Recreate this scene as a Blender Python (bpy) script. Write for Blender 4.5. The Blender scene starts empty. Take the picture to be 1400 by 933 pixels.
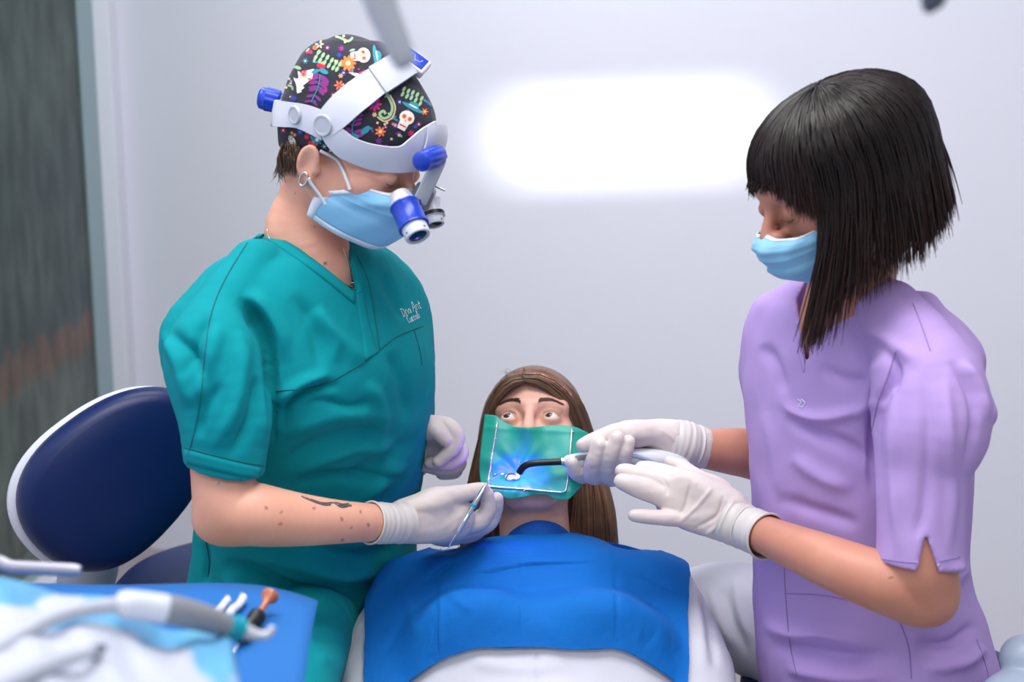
import bpy, bmesh, math, random
import numpy as np
from mathutils import Vector, Matrix
from mathutils.bvhtree import BVHTree
random.seed(7); RNG = np.random.RandomState(11)
C = bpy.context.scene.collection
# ------------------------------------------------------------------ camera model (1400 x 933)
F = 1750.0; PITCH = math.radians(10.2); CAM = np.array([0, 0, 1.32])
FW = np.array([0, math.cos(PITCH), -math.sin(PITCH)]); UP = np.array([0, math.sin(PITCH), math.cos(PITCH)])
def ray(px, py):
    d = FW + np.array([1, 0, 0]) * ((px - 700) / F) - UP * ((py - 466.5) / F)
    return d / np.linalg.norm(d)
def P(px, py, Y):
    """the point of the room at depth Y that the photograph shows at (px, py)"""
    d = ray(px, py); return CAM + d * (Y / d[1])
def PZ(px, py, z):
    d = ray(px, py); return CAM + d * ((z - CAM[2]) / d[2])
def proj(p):
    q = np.asarray(p) - CAM; a = q @ FW
    return np.stack([700 + F * q[..., 0] / a, 466.5 - F * (q @ UP) / a], -1)
def mpp(px, py, Y):
    return (P(px, py, Y) - CAM) @ FW / F
def CH(*rows):
    """rows (px, py, Y, radius in px) -> points, radii in metres"""
    pts = [P(r[0], r[1], r[2]) for r in rows]; rad = [r[3] * mpp(r[0], r[1], r[2]) for r in rows]
    return pts, rad
def nrm(v):
    v = np.asarray(v, float); return v / max(np.linalg.norm(v), 1e-12)
def catmull(pts, n=8, closed=False):
    p = np.asarray(pts, float)
    if p.ndim == 1: p = p[:, None]
    m = len(p)
    if m < 3 and not closed:
        return np.array([p[0] + (p[-1] - p[0]) * t for t in np.linspace(0, 1, n + 1)])
    out = []
    for i in range(m if closed else m - 1):
        if closed: a, b, c, d = p[i - 1], p[i], p[(i + 1) % m], p[(i + 2) % m]
        else: a, b, c, d = p[max(i - 1, 0)], p[i], p[i + 1], p[min(i + 2, m - 1)]
        for t in np.arange(n) / n:
            out.append(.5 * (2 * b + (c - a) * t + (2 * a - 5 * b + 4 * c - d) * t * t + (3 * b - a - 3 * c + d) * t ** 3))
    if not closed: out.append(p[-1])
    return np.array(out)
# ------------------------------------------------------------------ implicit surfaces
class Field:
    def __init__(s, lo, hi, h):
        s.lo = np.asarray(lo, float); s.h = h
        n = np.ceil((np.asarray(hi) - s.lo) / h).astype(int) + 1
        s.f = np.full(n, 1.0, np.float32); s.n = n
        s.ax = [(s.lo[i] + h * np.arange(n[i])).astype(np.float32) for i in range(3)]
    def op(s, fn, lo, hi, k=0.0, mode='+'):
        pad = k + 3 * s.h
        i0 = np.clip(np.floor((np.asarray(lo) - pad - s.lo) / s.h).astype(int), 0, s.n)
        i1 = np.clip(np.ceil((np.asarray(hi) + pad - s.lo) / s.h).astype(int) + 1, 0, s.n)
        if (i1 <= i0).any(): return
        sl = tuple(slice(a, b) for a, b in zip(i0, i1))
        X = s.ax[0][sl[0]][:, None, None]; Y = s.ax[1][sl[1]][None, :, None]; Z = s.ax[2][sl[2]][None, None, :]
        d = fn(X, Y, Z).astype(np.float32); a = s.f[sl]
        if mode == '-': a, d = -a, d
        if k > 0:
            hh = np.maximum(k - np.abs(a - d), 0) / k
            r = np.minimum(a, d) - hh * hh * k * .25
        else: r = np.minimum(a, d)
        s.f[sl] = -r if mode == '-' else r
    def add(s, prim, k=0.0): s.op(*prim, k=k)
    def sub(s, prim, k=0.0): s.op(*prim, k=k, mode='-')
    def mesh(s, smooth=1):
        f = s.f; g = f < 0
        cnt = np.zeros(s.n - 1, np.int8)
        for dx in (0, 1):
            for dy in (0, 1):
                for dz in (0, 1):
                    cnt += g[dx:s.n[0] - 1 + dx, dy:s.n[1] - 1 + dy, dz:s.n[2] - 1 + dz]
        act = (cnt > 0) & (cnt < 8)
        idx = np.argwhere(act); ids = np.full(s.n - 1, -1, np.int32); ids[act] = np.arange(len(idx))
        cor = [(dx, dy, dz) for dx in (0, 1) for dy in (0, 1) for dz in (0, 1)]
        val = np.stack([f[idx[:, 0] + c[0], idx[:, 1] + c[1], idx[:, 2] + c[2]] for c in cor], 1).astype(float)
        acc = np.zeros((len(idx), 3)); num = np.zeros(len(idx))
        for a in range(8):
            for b in range(a + 1, 8):
                ca, cb = np.array(cor[a]), np.array(cor[b])
                if np.abs(ca - cb).sum() != 1: continue
                m = (val[:, a] < 0) != (val[:, b] < 0)
                t = val[m, a] / (val[m, a] - val[m, b])
                acc[m] += ca + t[:, None] * (cb - ca); num[m] += 1
        v = s.lo + s.h * (idx + acc / num[:, None])
        quads = []
        for ax in range(3):
            o = [i for i in range(3) if i != ax]
            A = [slice(None)] * 3; B = [slice(None)] * 3
            A[ax] = slice(0, -1); B[ax] = slice(1, None)
            e = np.argwhere(g[tuple(A)] != g[tuple(B)])
            e = e[(e[:, o[0]] > 0) & (e[:, o[1]] > 0) & (e[:, o[0]] < s.n[o[0]] - 1) & (e[:, o[1]] < s.n[o[1]] - 1)]
            q = []
            for da, db in ((1, 1), (0, 1), (0, 0), (1, 0)):
                c = e.copy(); c[:, o[0]] -= da; c[:, o[1]] -= db
                q.append(ids[c[:, 0], c[:, 1], c[:, 2]])
            q = np.stack(q, 1)
            fl = g[e[:, 0], e[:, 1], e[:, 2]]
            if ax == 1: fl = ~fl
            q[~fl] = q[~fl][:, ::-1]
            quads.append(q)
        q = np.concatenate(quads); q = q[(q >= 0).all(1)]
        return relax(v, q, smooth), q
def relax(v, q, it, w=.5):
    if it <= 0: return v
    e = np.concatenate([q[:, [i, (i + 1) % q.shape[1]]] for i in range(q.shape[1])])
    for _ in range(it):
        acc = np.zeros_like(v); n = np.bincount(e[:, 0], minlength=len(v)) + np.bincount(e[:, 1], minlength=len(v))
        for c in range(3):
            acc[:, c] = np.bincount(e[:, 0], v[e[:, 1], c], len(v)) + np.bincount(e[:, 1], v[e[:, 0], c], len(v))
        v = v * (1 - w) + w * acc / np.maximum(n, 1)[:, None]
    return v
def vnormals(v, q):
    a = v[q[:, 0]]; b = v[q[:, 1]]; c = v[q[:, 2]]; d = v[q[:, 3]] if q.shape[1] > 3 else c
    fn = np.cross(c - a, d - b) if q.shape[1] > 3 else np.cross(b - a, c - a)
    n = np.zeros_like(v)
    for i in range(q.shape[1]):
        for k in range(3): n[:, k] += np.bincount(q[:, i], fn[:, k], len(v))
    return n / np.maximum(np.linalg.norm(n, axis=1), 1e-12)[:, None]
def cap(a, b, ra, rb):
    a = np.asarray(a, float); b = np.asarray(b, float); ab = b - a; L = max(ab @ ab, 1e-12); m = max(ra, rb)
    def fn(X, Y, Z):
        x, y, z = X - a[0], Y - a[1], Z - a[2]
        t = np.clip((x * ab[0] + y * ab[1] + z * ab[2]) / L, 0, 1)
        return np.sqrt((x - t * ab[0]) ** 2 + (y - t * ab[1]) ** 2 + (z - t * ab[2]) ** 2) - (ra + (rb - ra) * t)
    return fn, np.minimum(a, b) - m, np.maximum(a, b) + m
def chain(pts, rad, n=5, sq=None):
    """smooth tube through pts; sq = (axis, factor) squashes the section along an axis"""
    pts = np.asarray(pts, float)
    p = catmull(pts, n); r = catmull(np.asarray(rad, float), n)[:, 0]
    m = r.max()
    if sq is not None: ax, s = nrm(sq[0]), sq[1]
    def fn(X, Y, Z):
        best = None
        for i in range(len(p) - 1):
            a = p[i]; ab = p[i + 1] - a
            x, y, z = X - a[0], Y - a[1], Z - a[2]
            if sq is not None:
                w = (x * ax[0] + y * ax[1] + z * ax[2]) * (1 / s - 1)
                x, y, z = x + w * ax[0], y + w * ax[1], z + w * ax[2]
                ab = ab + (ab @ ax) * (1 / s - 1) * ax
            L = max(ab @ ab, 1e-12)
            t = np.clip((x * ab[0] + y * ab[1] + z * ab[2]) / L, 0, 1)
            d = np.sqrt((x - t * ab[0]) ** 2 + (y - t * ab[1]) ** 2 + (z - t * ab[2]) ** 2) - (r[i] + (r[i + 1] - r[i]) * t)
            best = d if best is None else np.minimum(best, d)
        return best
    return fn, p.min(0) - m * max(1, sq[1] if sq else 1), p.max(0) + m * max(1, sq[1] if sq else 1)
def ell(c, r, R=None):
    c = np.asarray(c, float); r = np.asarray(r, float); R = np.eye(3) if R is None else np.asarray(R, float)
    e = np.sqrt(((R * r[None, :]) ** 2).sum(1))
    def fn(X, Y, Z):
        x, y, z = X - c[0], Y - c[1], Z - c[2]
        a = [(x * R[0, i] + y * R[1, i] + z * R[2, i]) / r[i] for i in range(3)]
        k0 = np.sqrt(a[0] ** 2 + a[1] ** 2 + a[2] ** 2)
        k1 = np.sqrt((a[0] / r[0]) ** 2 + (a[1] / r[1]) ** 2 + (a[2] / r[2]) ** 2)
        return k0 * (k0 - 1) / np.maximum(k1, 1e-6)
    return fn, c - e, c + e
def loft(sec, M=None, n=2.3, res=160):
    """sec rows (z, cx, cy, rx, ry) along local z; M 4x4 local->world"""
    sec = np.asarray(sec, float); sec = sec[np.argsort(sec[:, 0])]
    d = catmull(sec, max(4, res // len(sec))); d = d[np.argsort(d[:, 0])]
    M = np.eye(4) if M is None else np.asarray(M, float); R = M[:3, :3]; o = M[:3, 3]
    z0, z1 = d[0, 0], d[-1, 0]
    cs = []
    for s in d[::4].tolist() + [d[-1].tolist()]:
        for a in (-1, 1):
            for b in (-1, 1): cs.append(o + R @ np.array([s[1] + a * s[3], s[2] + b * s[4], s[0]]))
    cs = np.array(cs)
    def fn(X, Y, Z):
        x, y, z = X - o[0], Y - o[1], Z - o[2]
        lx, ly, lz = [(x * R[0, i] + y * R[1, i] + z * R[2, i]) for i in range(3)]
        q = np.clip(lz, z0, z1)
        cx, cy, rx, ry = [np.interp(q, d[:, 0], d[:, i]) for i in (1, 2, 3, 4)]
        g = (np.abs((lx - cx) / rx) ** n + np.abs((ly - cy) / ry) ** n) ** (1 / n)
        dd = (g - 1) * np.minimum(rx, ry)
        return np.maximum(dd, np.maximum(z0 - lz, lz - z1))
    return fn, cs.min(0), cs.max(0)
def frame(o, x, y):
    """4x4 from origin and approximate x and y axes"""
    x = nrm(x); z = nrm(np.cross(x, y)); y = np.cross(z, x)
    M = np.eye(4); M[:3, 0] = x; M[:3, 1] = y; M[:3, 2] = z; M[:3, 3] = o; return M
def tp(M, p): return M[:3, :3] @ np.asarray(p, float) + M[:3, 3]
# ------------------------------------------------------------------ meshes
ORG = {}
def thing(name, loc, label, cat, group=None, kind=None):
    o = bpy.data.objects.new(name, None); o.empty_display_size = .05; C.objects.link(o)
    o.location = loc; o['label'] = label; o['category'] = cat
    if group: o['group'] = group
    if kind: o['kind'] = kind
    ORG[o] = np.asarray(loc, float); return o
def mk(name, v, faces, mats, parent=None, smooth=True, mi=None, label=None, cat=None, group=None, kind=None, col=None, base=None):
    """one mesh object from world-space vertices"""
    v = np.asarray(v, float)
    if parent is not None: org = ORG[parent]
    elif base is not None: org = np.asarray(base, float)
    else: org = np.array([(v[:, 0].min() + v[:, 0].max()) / 2, (v[:, 1].min() + v[:, 1].max()) / 2, v[:, 2].min()])
    me = bpy.data.meshes.new(name)
    w = v - org
    if isinstance(faces, np.ndarray):
        me.vertices.add(len(w)); me.vertices.foreach_set('co', w.astype(np.float32).ravel())
        k = faces.shape[1]; me.loops.add(faces.size); me.loops.foreach_set('vertex_index', faces.astype(np.int32).ravel())
        me.polygons.add(len(faces)); me.polygons.foreach_set('loop_start', np.arange(0, faces.size, k, dtype=np.int32))
        me.update(calc_edges=True); me.validate()
    else:
        me.from_pydata(w.tolist(), [], [list(map(int, f)) for f in faces]); me.update()
    if not isinstance(mats, (list, tuple)): mats = [mats]
    for m in mats: me.materials.append(m)
    if mi is not None and len(mi) == len(me.polygons): me.polygons.foreach_set('material_index', np.asarray(mi, np.int32))
    me.polygons.foreach_set('use_smooth', np.full(len(me.polygons), bool(smooth)))
    if smooth == 'auto': sharp_by_angle(me)
    if col is None and any(m.get('tint') for m in mats): col = (1, 1, 1)
    if col is not None:
        a = me.color_attributes.new('tint', 'FLOAT_COLOR', 'POINT')
        c4 = np.ones((len(v), 4), np.float32); c4[:, :3] = col; a.data.foreach_set('color', c4.ravel())
    o = bpy.data.objects.new(name, me); C.objects.link(o)
    if parent is not None: o.parent = parent; ORG[o] = org
    else: o.location = org; ORG[o] = org
    for k_, val in (('label', label), ('category', cat), ('group', group), ('kind', kind)):
        if val: o[k_] = val
    me.update(); return o
def sharp_by_angle(me, ang=40):
    bm = bmesh.new(); bm.from_mesh(me); lim = math.radians(ang)
    for e in bm.edges:
        if len(e.link_faces) == 2 and e.calc_face_angle(0) > lim: e.smooth = False
    bm.to_mesh(me); bm.free()
class MB:
    """collects shapes into one mesh"""
    def __init__(s): s.v = []; s.f = []; s.m = []; s.n = 0
    def raw(s, v, f, m=0):
        v = np.asarray(v, float); s.v.append(v); s.f += [[int(i) + s.n for i in q] for q in f]; s.m += [m] * len(f); s.n += len(v); return s
    def tube(s, pts, r, seg=10, m=0, caps=True, sq=None):
        p = np.asarray(pts, float); r = np.full(len(p), r) if np.isscalar(r) else np.asarray(r, float)
        t = np.gradient(p, axis=0); t /= np.maximum(np.linalg.norm(t, axis=1), 1e-12)[:, None]
        u = np.cross(t[0], [0, 0, 1.]);
        if np.linalg.norm(u) < .1: u = np.cross(t[0], [0, 1., 0])
        u = nrm(u); V = []
        for i in range(len(p)):
            u = nrm(u - (u @ t[i]) * t[i]); w = np.cross(t[i], u)
            for k in range(seg):
                a = 2 * math.pi * k / seg; V.append(p[i] + r[i] * (math.cos(a) * u + math.sin(a) * w))
        Fc = [[i * seg + k, i * seg + (k + 1) % seg, (i + 1) * seg + (k + 1) % seg, (i + 1) * seg + k] for i in range(len(p) - 1) for k in range(seg)]
        if caps: Fc += [list(range(seg))[::-1], [(len(p) - 1) * seg + k for k in range(seg)]]
        return s.raw(V, Fc, m)
    def lathe(s, a, ax, prof, seg=28, m=0, caps=True):
        """profile rows (distance along axis, radius)"""
        a = np.asarray(a, float); ax = nrm(ax); u = np.cross(ax, [0, 0, 1.])
        if np.linalg.norm(u) < .1: u = np.cross(ax, [1., 0, 0])
        u = nrm(u); w = np.cross(ax, u); V = []
        for t, r in prof:
            for k in range(seg):
                g = 2 * math.pi * k / seg; V.append(a + ax * t + r * (math.cos(g) * u + math.sin(g) * w))
        n = len(prof)
        Fc = [[i * seg + k, i * seg + (k + 1) % seg, (i + 1) * seg + (k + 1) % seg, (i + 1) * seg + k] for i in range(n - 1) for k in range(seg)]
        if caps: Fc += [list(range(seg))[::-1], [(n - 1) * seg + k for k in range(seg)]]
        return s.raw(V, Fc, m)
    def grid(s, G, m=0, thick=0.0, closed_u=False):
        """G (rows, cols, 3); thick > 0 gives it a back and rims"""
        G = np.asarray(G, float); R_, K = G.shape[:2]; v = G.reshape(-1, 3)
        kk = K if closed_u else K - 1
        f = [[i * K + j, i * K + (j + 1) % K, (i + 1) * K + (j + 1) % K, (i + 1) * K + j] for i in range(R_ - 1) for j in range(kk)]
        if thick:
            q = np.array(f); n = vnormals(v, q); b = v - n * thick; N = len(v)
            f2 = [[x + N for x in reversed(t)] for t in f]; rim = []
            loop = lambda ids: [rim.append([ids[i], ids[i] + N, ids[i + 1] + N, ids[i + 1]]) for i in range(len(ids) - 1)]
            top = list(range(K)) + ([0] if closed_u else []); bot = [(R_ - 1) * K + j for j in range(K)] + ([(R_ - 1) * K] if closed_u else [])
            loop(top); loop(bot[::-1])
            if not closed_u: loop([i * K for i in range(R_)][::-1]); loop([i * K + K - 1 for i in range(R_)])
            return s.raw(np.concatenate([v, b]), f + f2 + rim, m)
        return s.raw(v, f, m)
    def box(s, M, size, bev=0.0, m=0, seg=3):
        bm = bmesh.new(); bmesh.ops.create_cube(bm, size=1)
        for x in bm.verts: x.co = Vector((x.co.x * size[0], x.co.y * size[1], x.co.z * size[2]))
        if bev > 0: bmesh.ops.bevel(bm, geom=list(bm.edges), offset=bev, segments=seg, profile=.5, affect='EDGES')
        bm.verts.index_update(); v = np.array([tp(M, x.co) for x in bm.verts]); f = [[x.index for x in q.verts] for q in bm.faces]; bm.free()
        return s.raw(v, f, m)
    def plate(s, M, poly, thick, m=0, bev=0.0):
        """polygon (local x, y) extruded along local z"""
        bm = bmesh.new(); vs = [bm.verts.new((x, y, 0)) for x, y in poly]; fc = bm.faces.new(vs)
        r = bmesh.ops.extrude_face_region(bm, geom=[fc])
        for e in r['geom']:
            if isinstance(e, bmesh.types.BMVert): e.co.z += thick
        bmesh.ops.recalc_face_normals(bm, faces=list(bm.faces))
        if bev > 0:
            ed = [e for e in bm.edges if abs(e.verts[0].co.z - e.verts[1].co.z) < 1e-6]
            bmesh.ops.bevel(bm, geom=ed, offset=bev, segments=2, profile=.5, affect='EDGES')
        bm.verts.index_update(); v = np.array([tp(M, x.co) for x in bm.verts]); f = [[x.index for x in q.verts] for q in bm.faces]; bm.free()
        return s.raw(v, f, m)
    def build(s, name, mats, parent=None, smooth='auto', **kw):
        return mk(name, np.concatenate(s.v), s.f, mats, parent, smooth, mi=s.m, **kw)
def bvh_of(v, q): return BVHTree.FromPolygons([tuple(x) for x in v], [tuple(int(i) for i in f) for f in q])
def snap(bvh, px, py, off=0.0, Y=None):
    d = ray(px, py); h = bvh.ray_cast(Vector(CAM), Vector(d))
    if h[0] is None:
        if Y is None: return None, None
        return P(px, py, Y), -d
    n = np.array(h[1]); 
    if n @ d > 0: n = -n
    return np.array(h[0]) + n * off, n
def snapline(bvh, pts, off=0.0, n=8, Y=None):
    out = [snap(bvh, x, y, off, Y)[0] for x, y in catmull(pts, n)]
    return np.array([o for o in out if o is not None])
def nearest(bvh, p, off=0.0):
    h = bvh.find_nearest(Vector(p)); n = np.array(h[1]); return np.array(h[0]) + n * off, n
def snapstrip(mb, bvh, A, B, off, thick, nu=10, nv=6, m=0, Y=None):
    """a band on a surface between the photographed edges A and B"""
    a = catmull(A, nu); b = catmull(B, nu); k = min(len(a), len(b))
    a = a[np.linspace(0, len(a) - 1, k).astype(int)]; b = b[np.linspace(0, len(b) - 1, k).astype(int)]
    G = np.zeros((nv + 1, k, 3)); last = None
    for j in range(k):
        for i in range(nv + 1):
            q = b[j] + (a[j] - b[j]) * i / nv
            p, _ = snap(bvh, q[0], q[1], off)
            if p is None:
                g0 = P(q[0], q[1], last[1] if last is not None else (Y or 1.6)); p, n_ = nearest(bvh, g0, off); p = nearest(bvh, P(q[0], q[1], p[1]), off)[0]
            G[i, j] = p; last = p
    n = vnormals(G.reshape(-1, 3), np.array([[i * k + j, i * k + j + 1, (i + 1) * k + j + 1, (i + 1) * k + j] for i in range(nv) for j in range(k - 1)]))
    if (n.mean(0) @ (G.reshape(-1, 3).mean(0) - CAM)) > 0: G = G[:, ::-1]
    mb.grid(G, m, thick); return G
def polydist(q, poly):
    """signed distance (px) to a closed polygon, negative inside"""
    q = np.asarray(q); poly = np.asarray(poly, float); best = np.full(len(q), 1e9); ins = np.zeros(len(q), bool)
    for i in range(len(poly)):
        a, b = poly[i - 1], poly[i]; ab = b - a; t = np.clip(((q - a) @ ab) / max(ab @ ab, 1e-9), 0, 1)
        best = np.minimum(best, np.hypot(*(q - a - t[:, None] * ab).T))
        c = ((a[1] > q[:, 1]) != (b[1] > q[:, 1])) & (q[:, 0] < (b[0] - a[0]) * (q[:, 1] - a[1]) / (b[1] - a[1] + 1e-12) + a[0]); ins ^= c
    return np.where(ins, -best, best)
def linedist(q, pts):
    pts = catmull(pts, 6); best = np.full(len(q), 1e9); tt = np.zeros(len(q)); sg = np.zeros(len(q)); N = len(pts) - 1
    for i in range(N):
        a, ab = pts[i], pts[i + 1] - pts[i]; L = max(ab @ ab, 1e-9); r = q - a; t = np.clip((r @ ab) / L, 0, 1)
        e = r - t[:, None] * ab; d = np.hypot(*e.T); m = d < best
        best[m] = d[m]; tt[m] = (i + t[m]) / N; sg[m] = (ab[0] * r[m, 1] - ab[1] * r[m, 0]) / math.sqrt(L)
    return best, tt, sg
def folds(v, q, lst, gain=1.0):
    """cloth folds: each (pts px, width px, height m[, sharpness]) raised (+) or sunk (-) on the side of the cloth the photograph shows"""
    n = vnormals(v, q); view = v - CAM; face = np.clip(-(n * view).sum(1) / np.linalg.norm(view, axis=1) * 3, 0, 1)
    s = proj(v); d = np.zeros(len(v))
    for it in lst:
        pts, w, h = it[:3]; asym = it[3] if len(it) > 3 else 0
        lo = np.min(pts, 0) - 4 * w; hi = np.max(pts, 0) + 4 * w
        m = ((s > lo) & (s < hi)).all(1)
        if not m.any(): continue
        ds, t, sg = linedist(s[m], np.asarray(pts, float)); taper = np.clip(np.minimum(t, 1 - t) * 3.2, 0, 1); taper = taper * taper * (3 - 2 * taper)
        ww = np.full(len(ds), float(w))
        if asym: ww = np.where(sg * asym > 0, w * .4, w * 1.6)
        d[m] += h * taper * np.exp(-(np.abs(sg) * 0 + ds / ww) ** 2)
    return v + n * (d * face * gain)[:, None]
def noise3(p, seed=0, oct=3):
    """cheap smooth noise: a sum of warped sines"""
    r = np.random.RandomState(seed); out = np.zeros(len(p)); amp = 1.0; fr = 1.0
    for _ in range(oct):
        for _k in range(3):
            k = r.normal(size=3); k /= np.linalg.norm(k); ph = r.rand() * 6.28; k2 = r.normal(size=3)
            out += amp * np.sin(fr * (p @ k) * 6.28 + ph + 1.3 * np.sin(fr * .7 * (p @ k2) * 3 + ph * 2)) / 3
        amp *= .5; fr *= 2.1
    return out
# ------------------------------------------------------------------ materials
def srgb(c):
    c = np.asarray(c, float) / 255; return tuple(np.where(c <= .04045, c / 12.92, ((c + .055) / 1.055) ** 2.4)) + (1.0,)
def mat(name, rgb, rough=.5, metal=0.0, bump=None, var=None, sss=0.0, sheen=0.0, coat=0.0, trans=0.0, emit=None, spec=.5, tint=False, coatr=.1, sssr=(1, .35, .2)):
    m = bpy.data.materials.new(name); m.use_nodes = True; nt = m.node_tree; b = nt.nodes['Principled BSDF']
    base = srgb(rgb); b.inputs['Base Color'].default_value = base
    b.inputs['Roughness'].default_value = rough; b.inputs['Metallic'].default_value = metal
    b.inputs['Specular IOR Level'].default_value = spec
    if sss: b.inputs['Subsurface Weight'].default_value = sss; b.inputs['Subsurface Radius'].default_value = sssr; b.inputs['Subsurface Scale'].default_value = .006
    if sheen: b.inputs['Sheen Weight'].default_value = sheen; b.inputs['Sheen Roughness'].default_value = .5
    if coat: b.inputs['Coat Weight'].default_value = coat; b.inputs['Coat Roughness'].default_value = coatr
    if trans: b.inputs['Transmission Weight'].default_value = trans
    if emit: b.inputs['Emission Color'].default_value = srgb(emit[0]); b.inputs['Emission Strength'].default_value = emit[1]
    tc = nt.nodes.new('ShaderNodeTexCoord'); src = None
    if var:                                   # (scale, second colour, amount)
        t = nt.nodes.new('ShaderNodeTexNoise'); t.inputs['Scale'].default_value = var[0]; t.inputs['Detail'].default_value = 4
        nt.links.new(tc.outputs['Object'], t.inputs['Vector'])
        r = nt.nodes.new('ShaderNodeMapRange'); r.inputs[1].default_value = .35; r.inputs[2].default_value = .65; r.inputs[4].default_value = var[2]
        nt.links.new(t.outputs['Fac'], r.inputs[0])
        x = nt.nodes.new('ShaderNodeMix'); x.data_type = 'RGBA'; x.inputs[6].default_value = base; x.inputs[7].default_value = srgb(var[1])
        nt.links.new(r.outputs[0], x.inputs[0]); src = x.outputs[2]; nt.links.new(src, b.inputs['Base Color'])
    if tint:
        m['tint'] = 1
        a = nt.nodes.new('ShaderNodeAttribute'); a.attribute_name = 'tint'
        x = nt.nodes.new('ShaderNodeMix'); x.data_type = 'RGBA'; x.blend_type = 'MULTIPLY'; x.inputs[0].default_value = 1; x.inputs[6].default_value = base
        if src: nt.links.new(src, x.inputs[6])
        nt.links.new(a.outputs['Color'], x.inputs[7]); nt.links.new(x.outputs[2], b.inputs['Base Color'])
    if bump:                                  # (kind, scale, strength)
        k, sc, st = bump
        if k == 'noise': t = nt.nodes.new('ShaderNodeTexNoise'); t.inputs['Detail'].default_value = 5; out = t.outputs['Fac']
        elif k == 'wave': t = nt.nodes.new('ShaderNodeTexWave'); t.inputs['Distortion'].default_value = 1.5; t.bands_direction = 'Z'; out = t.outputs['Fac']
        else: t = nt.nodes.new('ShaderNodeTexVoronoi'); out = t.outputs['Distance']
        t.inputs['Scale'].default_value = sc; nt.links.new(tc.outputs['Object'], t.inputs['Vector'])
        bp = nt.nodes.new('ShaderNodeBump'); bp.inputs['Strength'].default_value = st; bp.inputs['Distance'].default_value = .002
        nt.links.new(out, bp.inputs['Height']); nt.links.new(bp.outputs[0], b.inputs['Normal'])
    return m
def polyprim(poly, Y0, Y1):
    """the prism seen as a polygon (px), between depths Y0 and Y1"""
    poly = np.asarray(poly, float); c = np.array([P(x, y, Y) for x, y in poly for Y in (Y0, Y1)])
    def fn(X, Y, Z):
        X, Y, Z = np.broadcast_arrays(X, Y, Z); p = np.stack([X, Y, Z], -1).reshape(-1, 3)
        d = polydist(proj(p), poly) * (Y.reshape(-1) * 1.02 / F)
        return np.maximum(d.reshape(X.shape), np.maximum(Y0 - Y, Y - Y1))
    return fn, c.min(0), c.max(0)
def plane(p, n):
    p = np.asarray(p, float); n = nrm(n)
    return lambda X, Y, Z: (X - p[0]) * n[0] + (Y - p[1]) * n[1] + (Z - p[2]) * n[2]
def inter(prim, *fns):
    def fn(X, Y, Z):
        d = prim[0](X, Y, Z)
        for f in fns: d = np.maximum(d, f(X, Y, Z))
        return d
    return fn, prim[1], prim[2]
def union(a, b, k=0.0):
    def fn(X, Y, Z):
        d, e = a[0](X, Y, Z), b[0](X, Y, Z)
        if not k: return np.minimum(d, e)
        h = np.maximum(k - np.abs(d - e), 0) / k
        return np.minimum(d, e) - h * h * k * .25
    return fn, np.minimum(a[1], b[1]), np.maximum(a[2], b[2])
def neg(prim): return lambda X, Y, Z: -prim[0](X, Y, Z)
def pxloft(rows, az, n=2.3):
    """torso sections rows (py, px centre, Y, half width m, half depth m), upright, chest turned to azimuth az (deg)"""
    a = math.radians(az); R = np.array([[math.sin(a), math.cos(a), 0], [-math.cos(a), math.sin(a), 0], [0, 0, 1.]])   # columns: right, forward, up
    Mx = np.eye(4); Mx[:3, :3] = R; sec = []
    for r in rows:
        p = P(r[1], r[0], r[2]); l = R.T @ p; sec.append((p[2], l[0], l[1], r[3], r[4]))
    return loft(sec, Mx, n)
# ------------------------------------------------------------------ people
class Acc:
    """one continuous-looking mesh out of several implicit pieces (all quads)"""
    def __init__(s): s.v = []; s.q = []; s.m = []; s.c = []; s.n = 0
    def add(s, v, q, m=0, col=(1, 1, 1)):
        q = np.asarray(q, int); s.v.append(np.asarray(v, float)); s.q.append(q + s.n); s.m.append(np.full(len(q), m) if np.isscalar(m) else np.asarray(m))
        s.c.append(np.broadcast_to(np.asarray(col, float), (len(v), 3))); s.n += len(v)
    def addmb(s, mb, m=0, col=(1, 1, 1)):
        s.add(np.concatenate(mb.v), [f if len(f) == 4 else (f + [f[-1]])[:4] for f in mb.f if len(f) in (3, 4)], m, col)
    def arrays(s): return np.concatenate(s.v), np.concatenate(s.q), np.concatenate(s.m), np.concatenate(s.c)
    def build(s, name, mats, parent=None, **kw):
        v, q, m, c = s.arrays(); return mk(name, v, q, mats, parent, True, mi=m, col=c, **kw)
class Head:
    """x = the person's right, y = forward, z = up; origin between the ears"""
    def __init__(s, o, az, pitch, roll=0, sc=1.0, zl=1.0):
        s.zl = zl
        a, p, r = map(math.radians, (az, pitch, roll))
        fh = np.array([math.cos(a), math.sin(a), 0]); rt = np.array([math.sin(a), -math.cos(a), 0]); z = np.array([0, 0, 1.])
        f = fh * math.cos(p) - z * math.sin(p); u = fh * math.sin(p) + z * math.cos(p)
        rt, u = rt * math.cos(r) + u * math.sin(r), u * math.cos(r) - rt * math.sin(r)
        s.R = np.stack([rt, f, u], 1); s.o = np.asarray(o, float); s.s = sc
    def p(s, x, y, z): return s.o + s.R @ (np.array([x, y, z * s.zl if z < 0 else z], float) * s.s)
    def loc(s, w):
        q = ((np.asarray(w) - s.o) @ s.R) / s.s; q[..., 2] = np.where(q[..., 2] < 0, q[..., 2] / s.zl, q[..., 2]); return q
    def d(s, x, y, z): return s.R @ np.array([x, y, z], float)
    def ell(s, c, r, R=None): return ell(s.p(*c), np.array(r) * s.s, s.R if R is None else s.R @ R)
    def cap(s, a, b, ra, rb): return cap(s.p(*a), s.p(*b), ra * s.s, rb * s.s)
    def chain(s, pts, rad, n=4, sq=None): return chain([s.p(*q) for q in pts], np.array(rad) * s.s, n, None if sq is None else (s.R @ np.array(sq[0], float), sq[1]))
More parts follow.
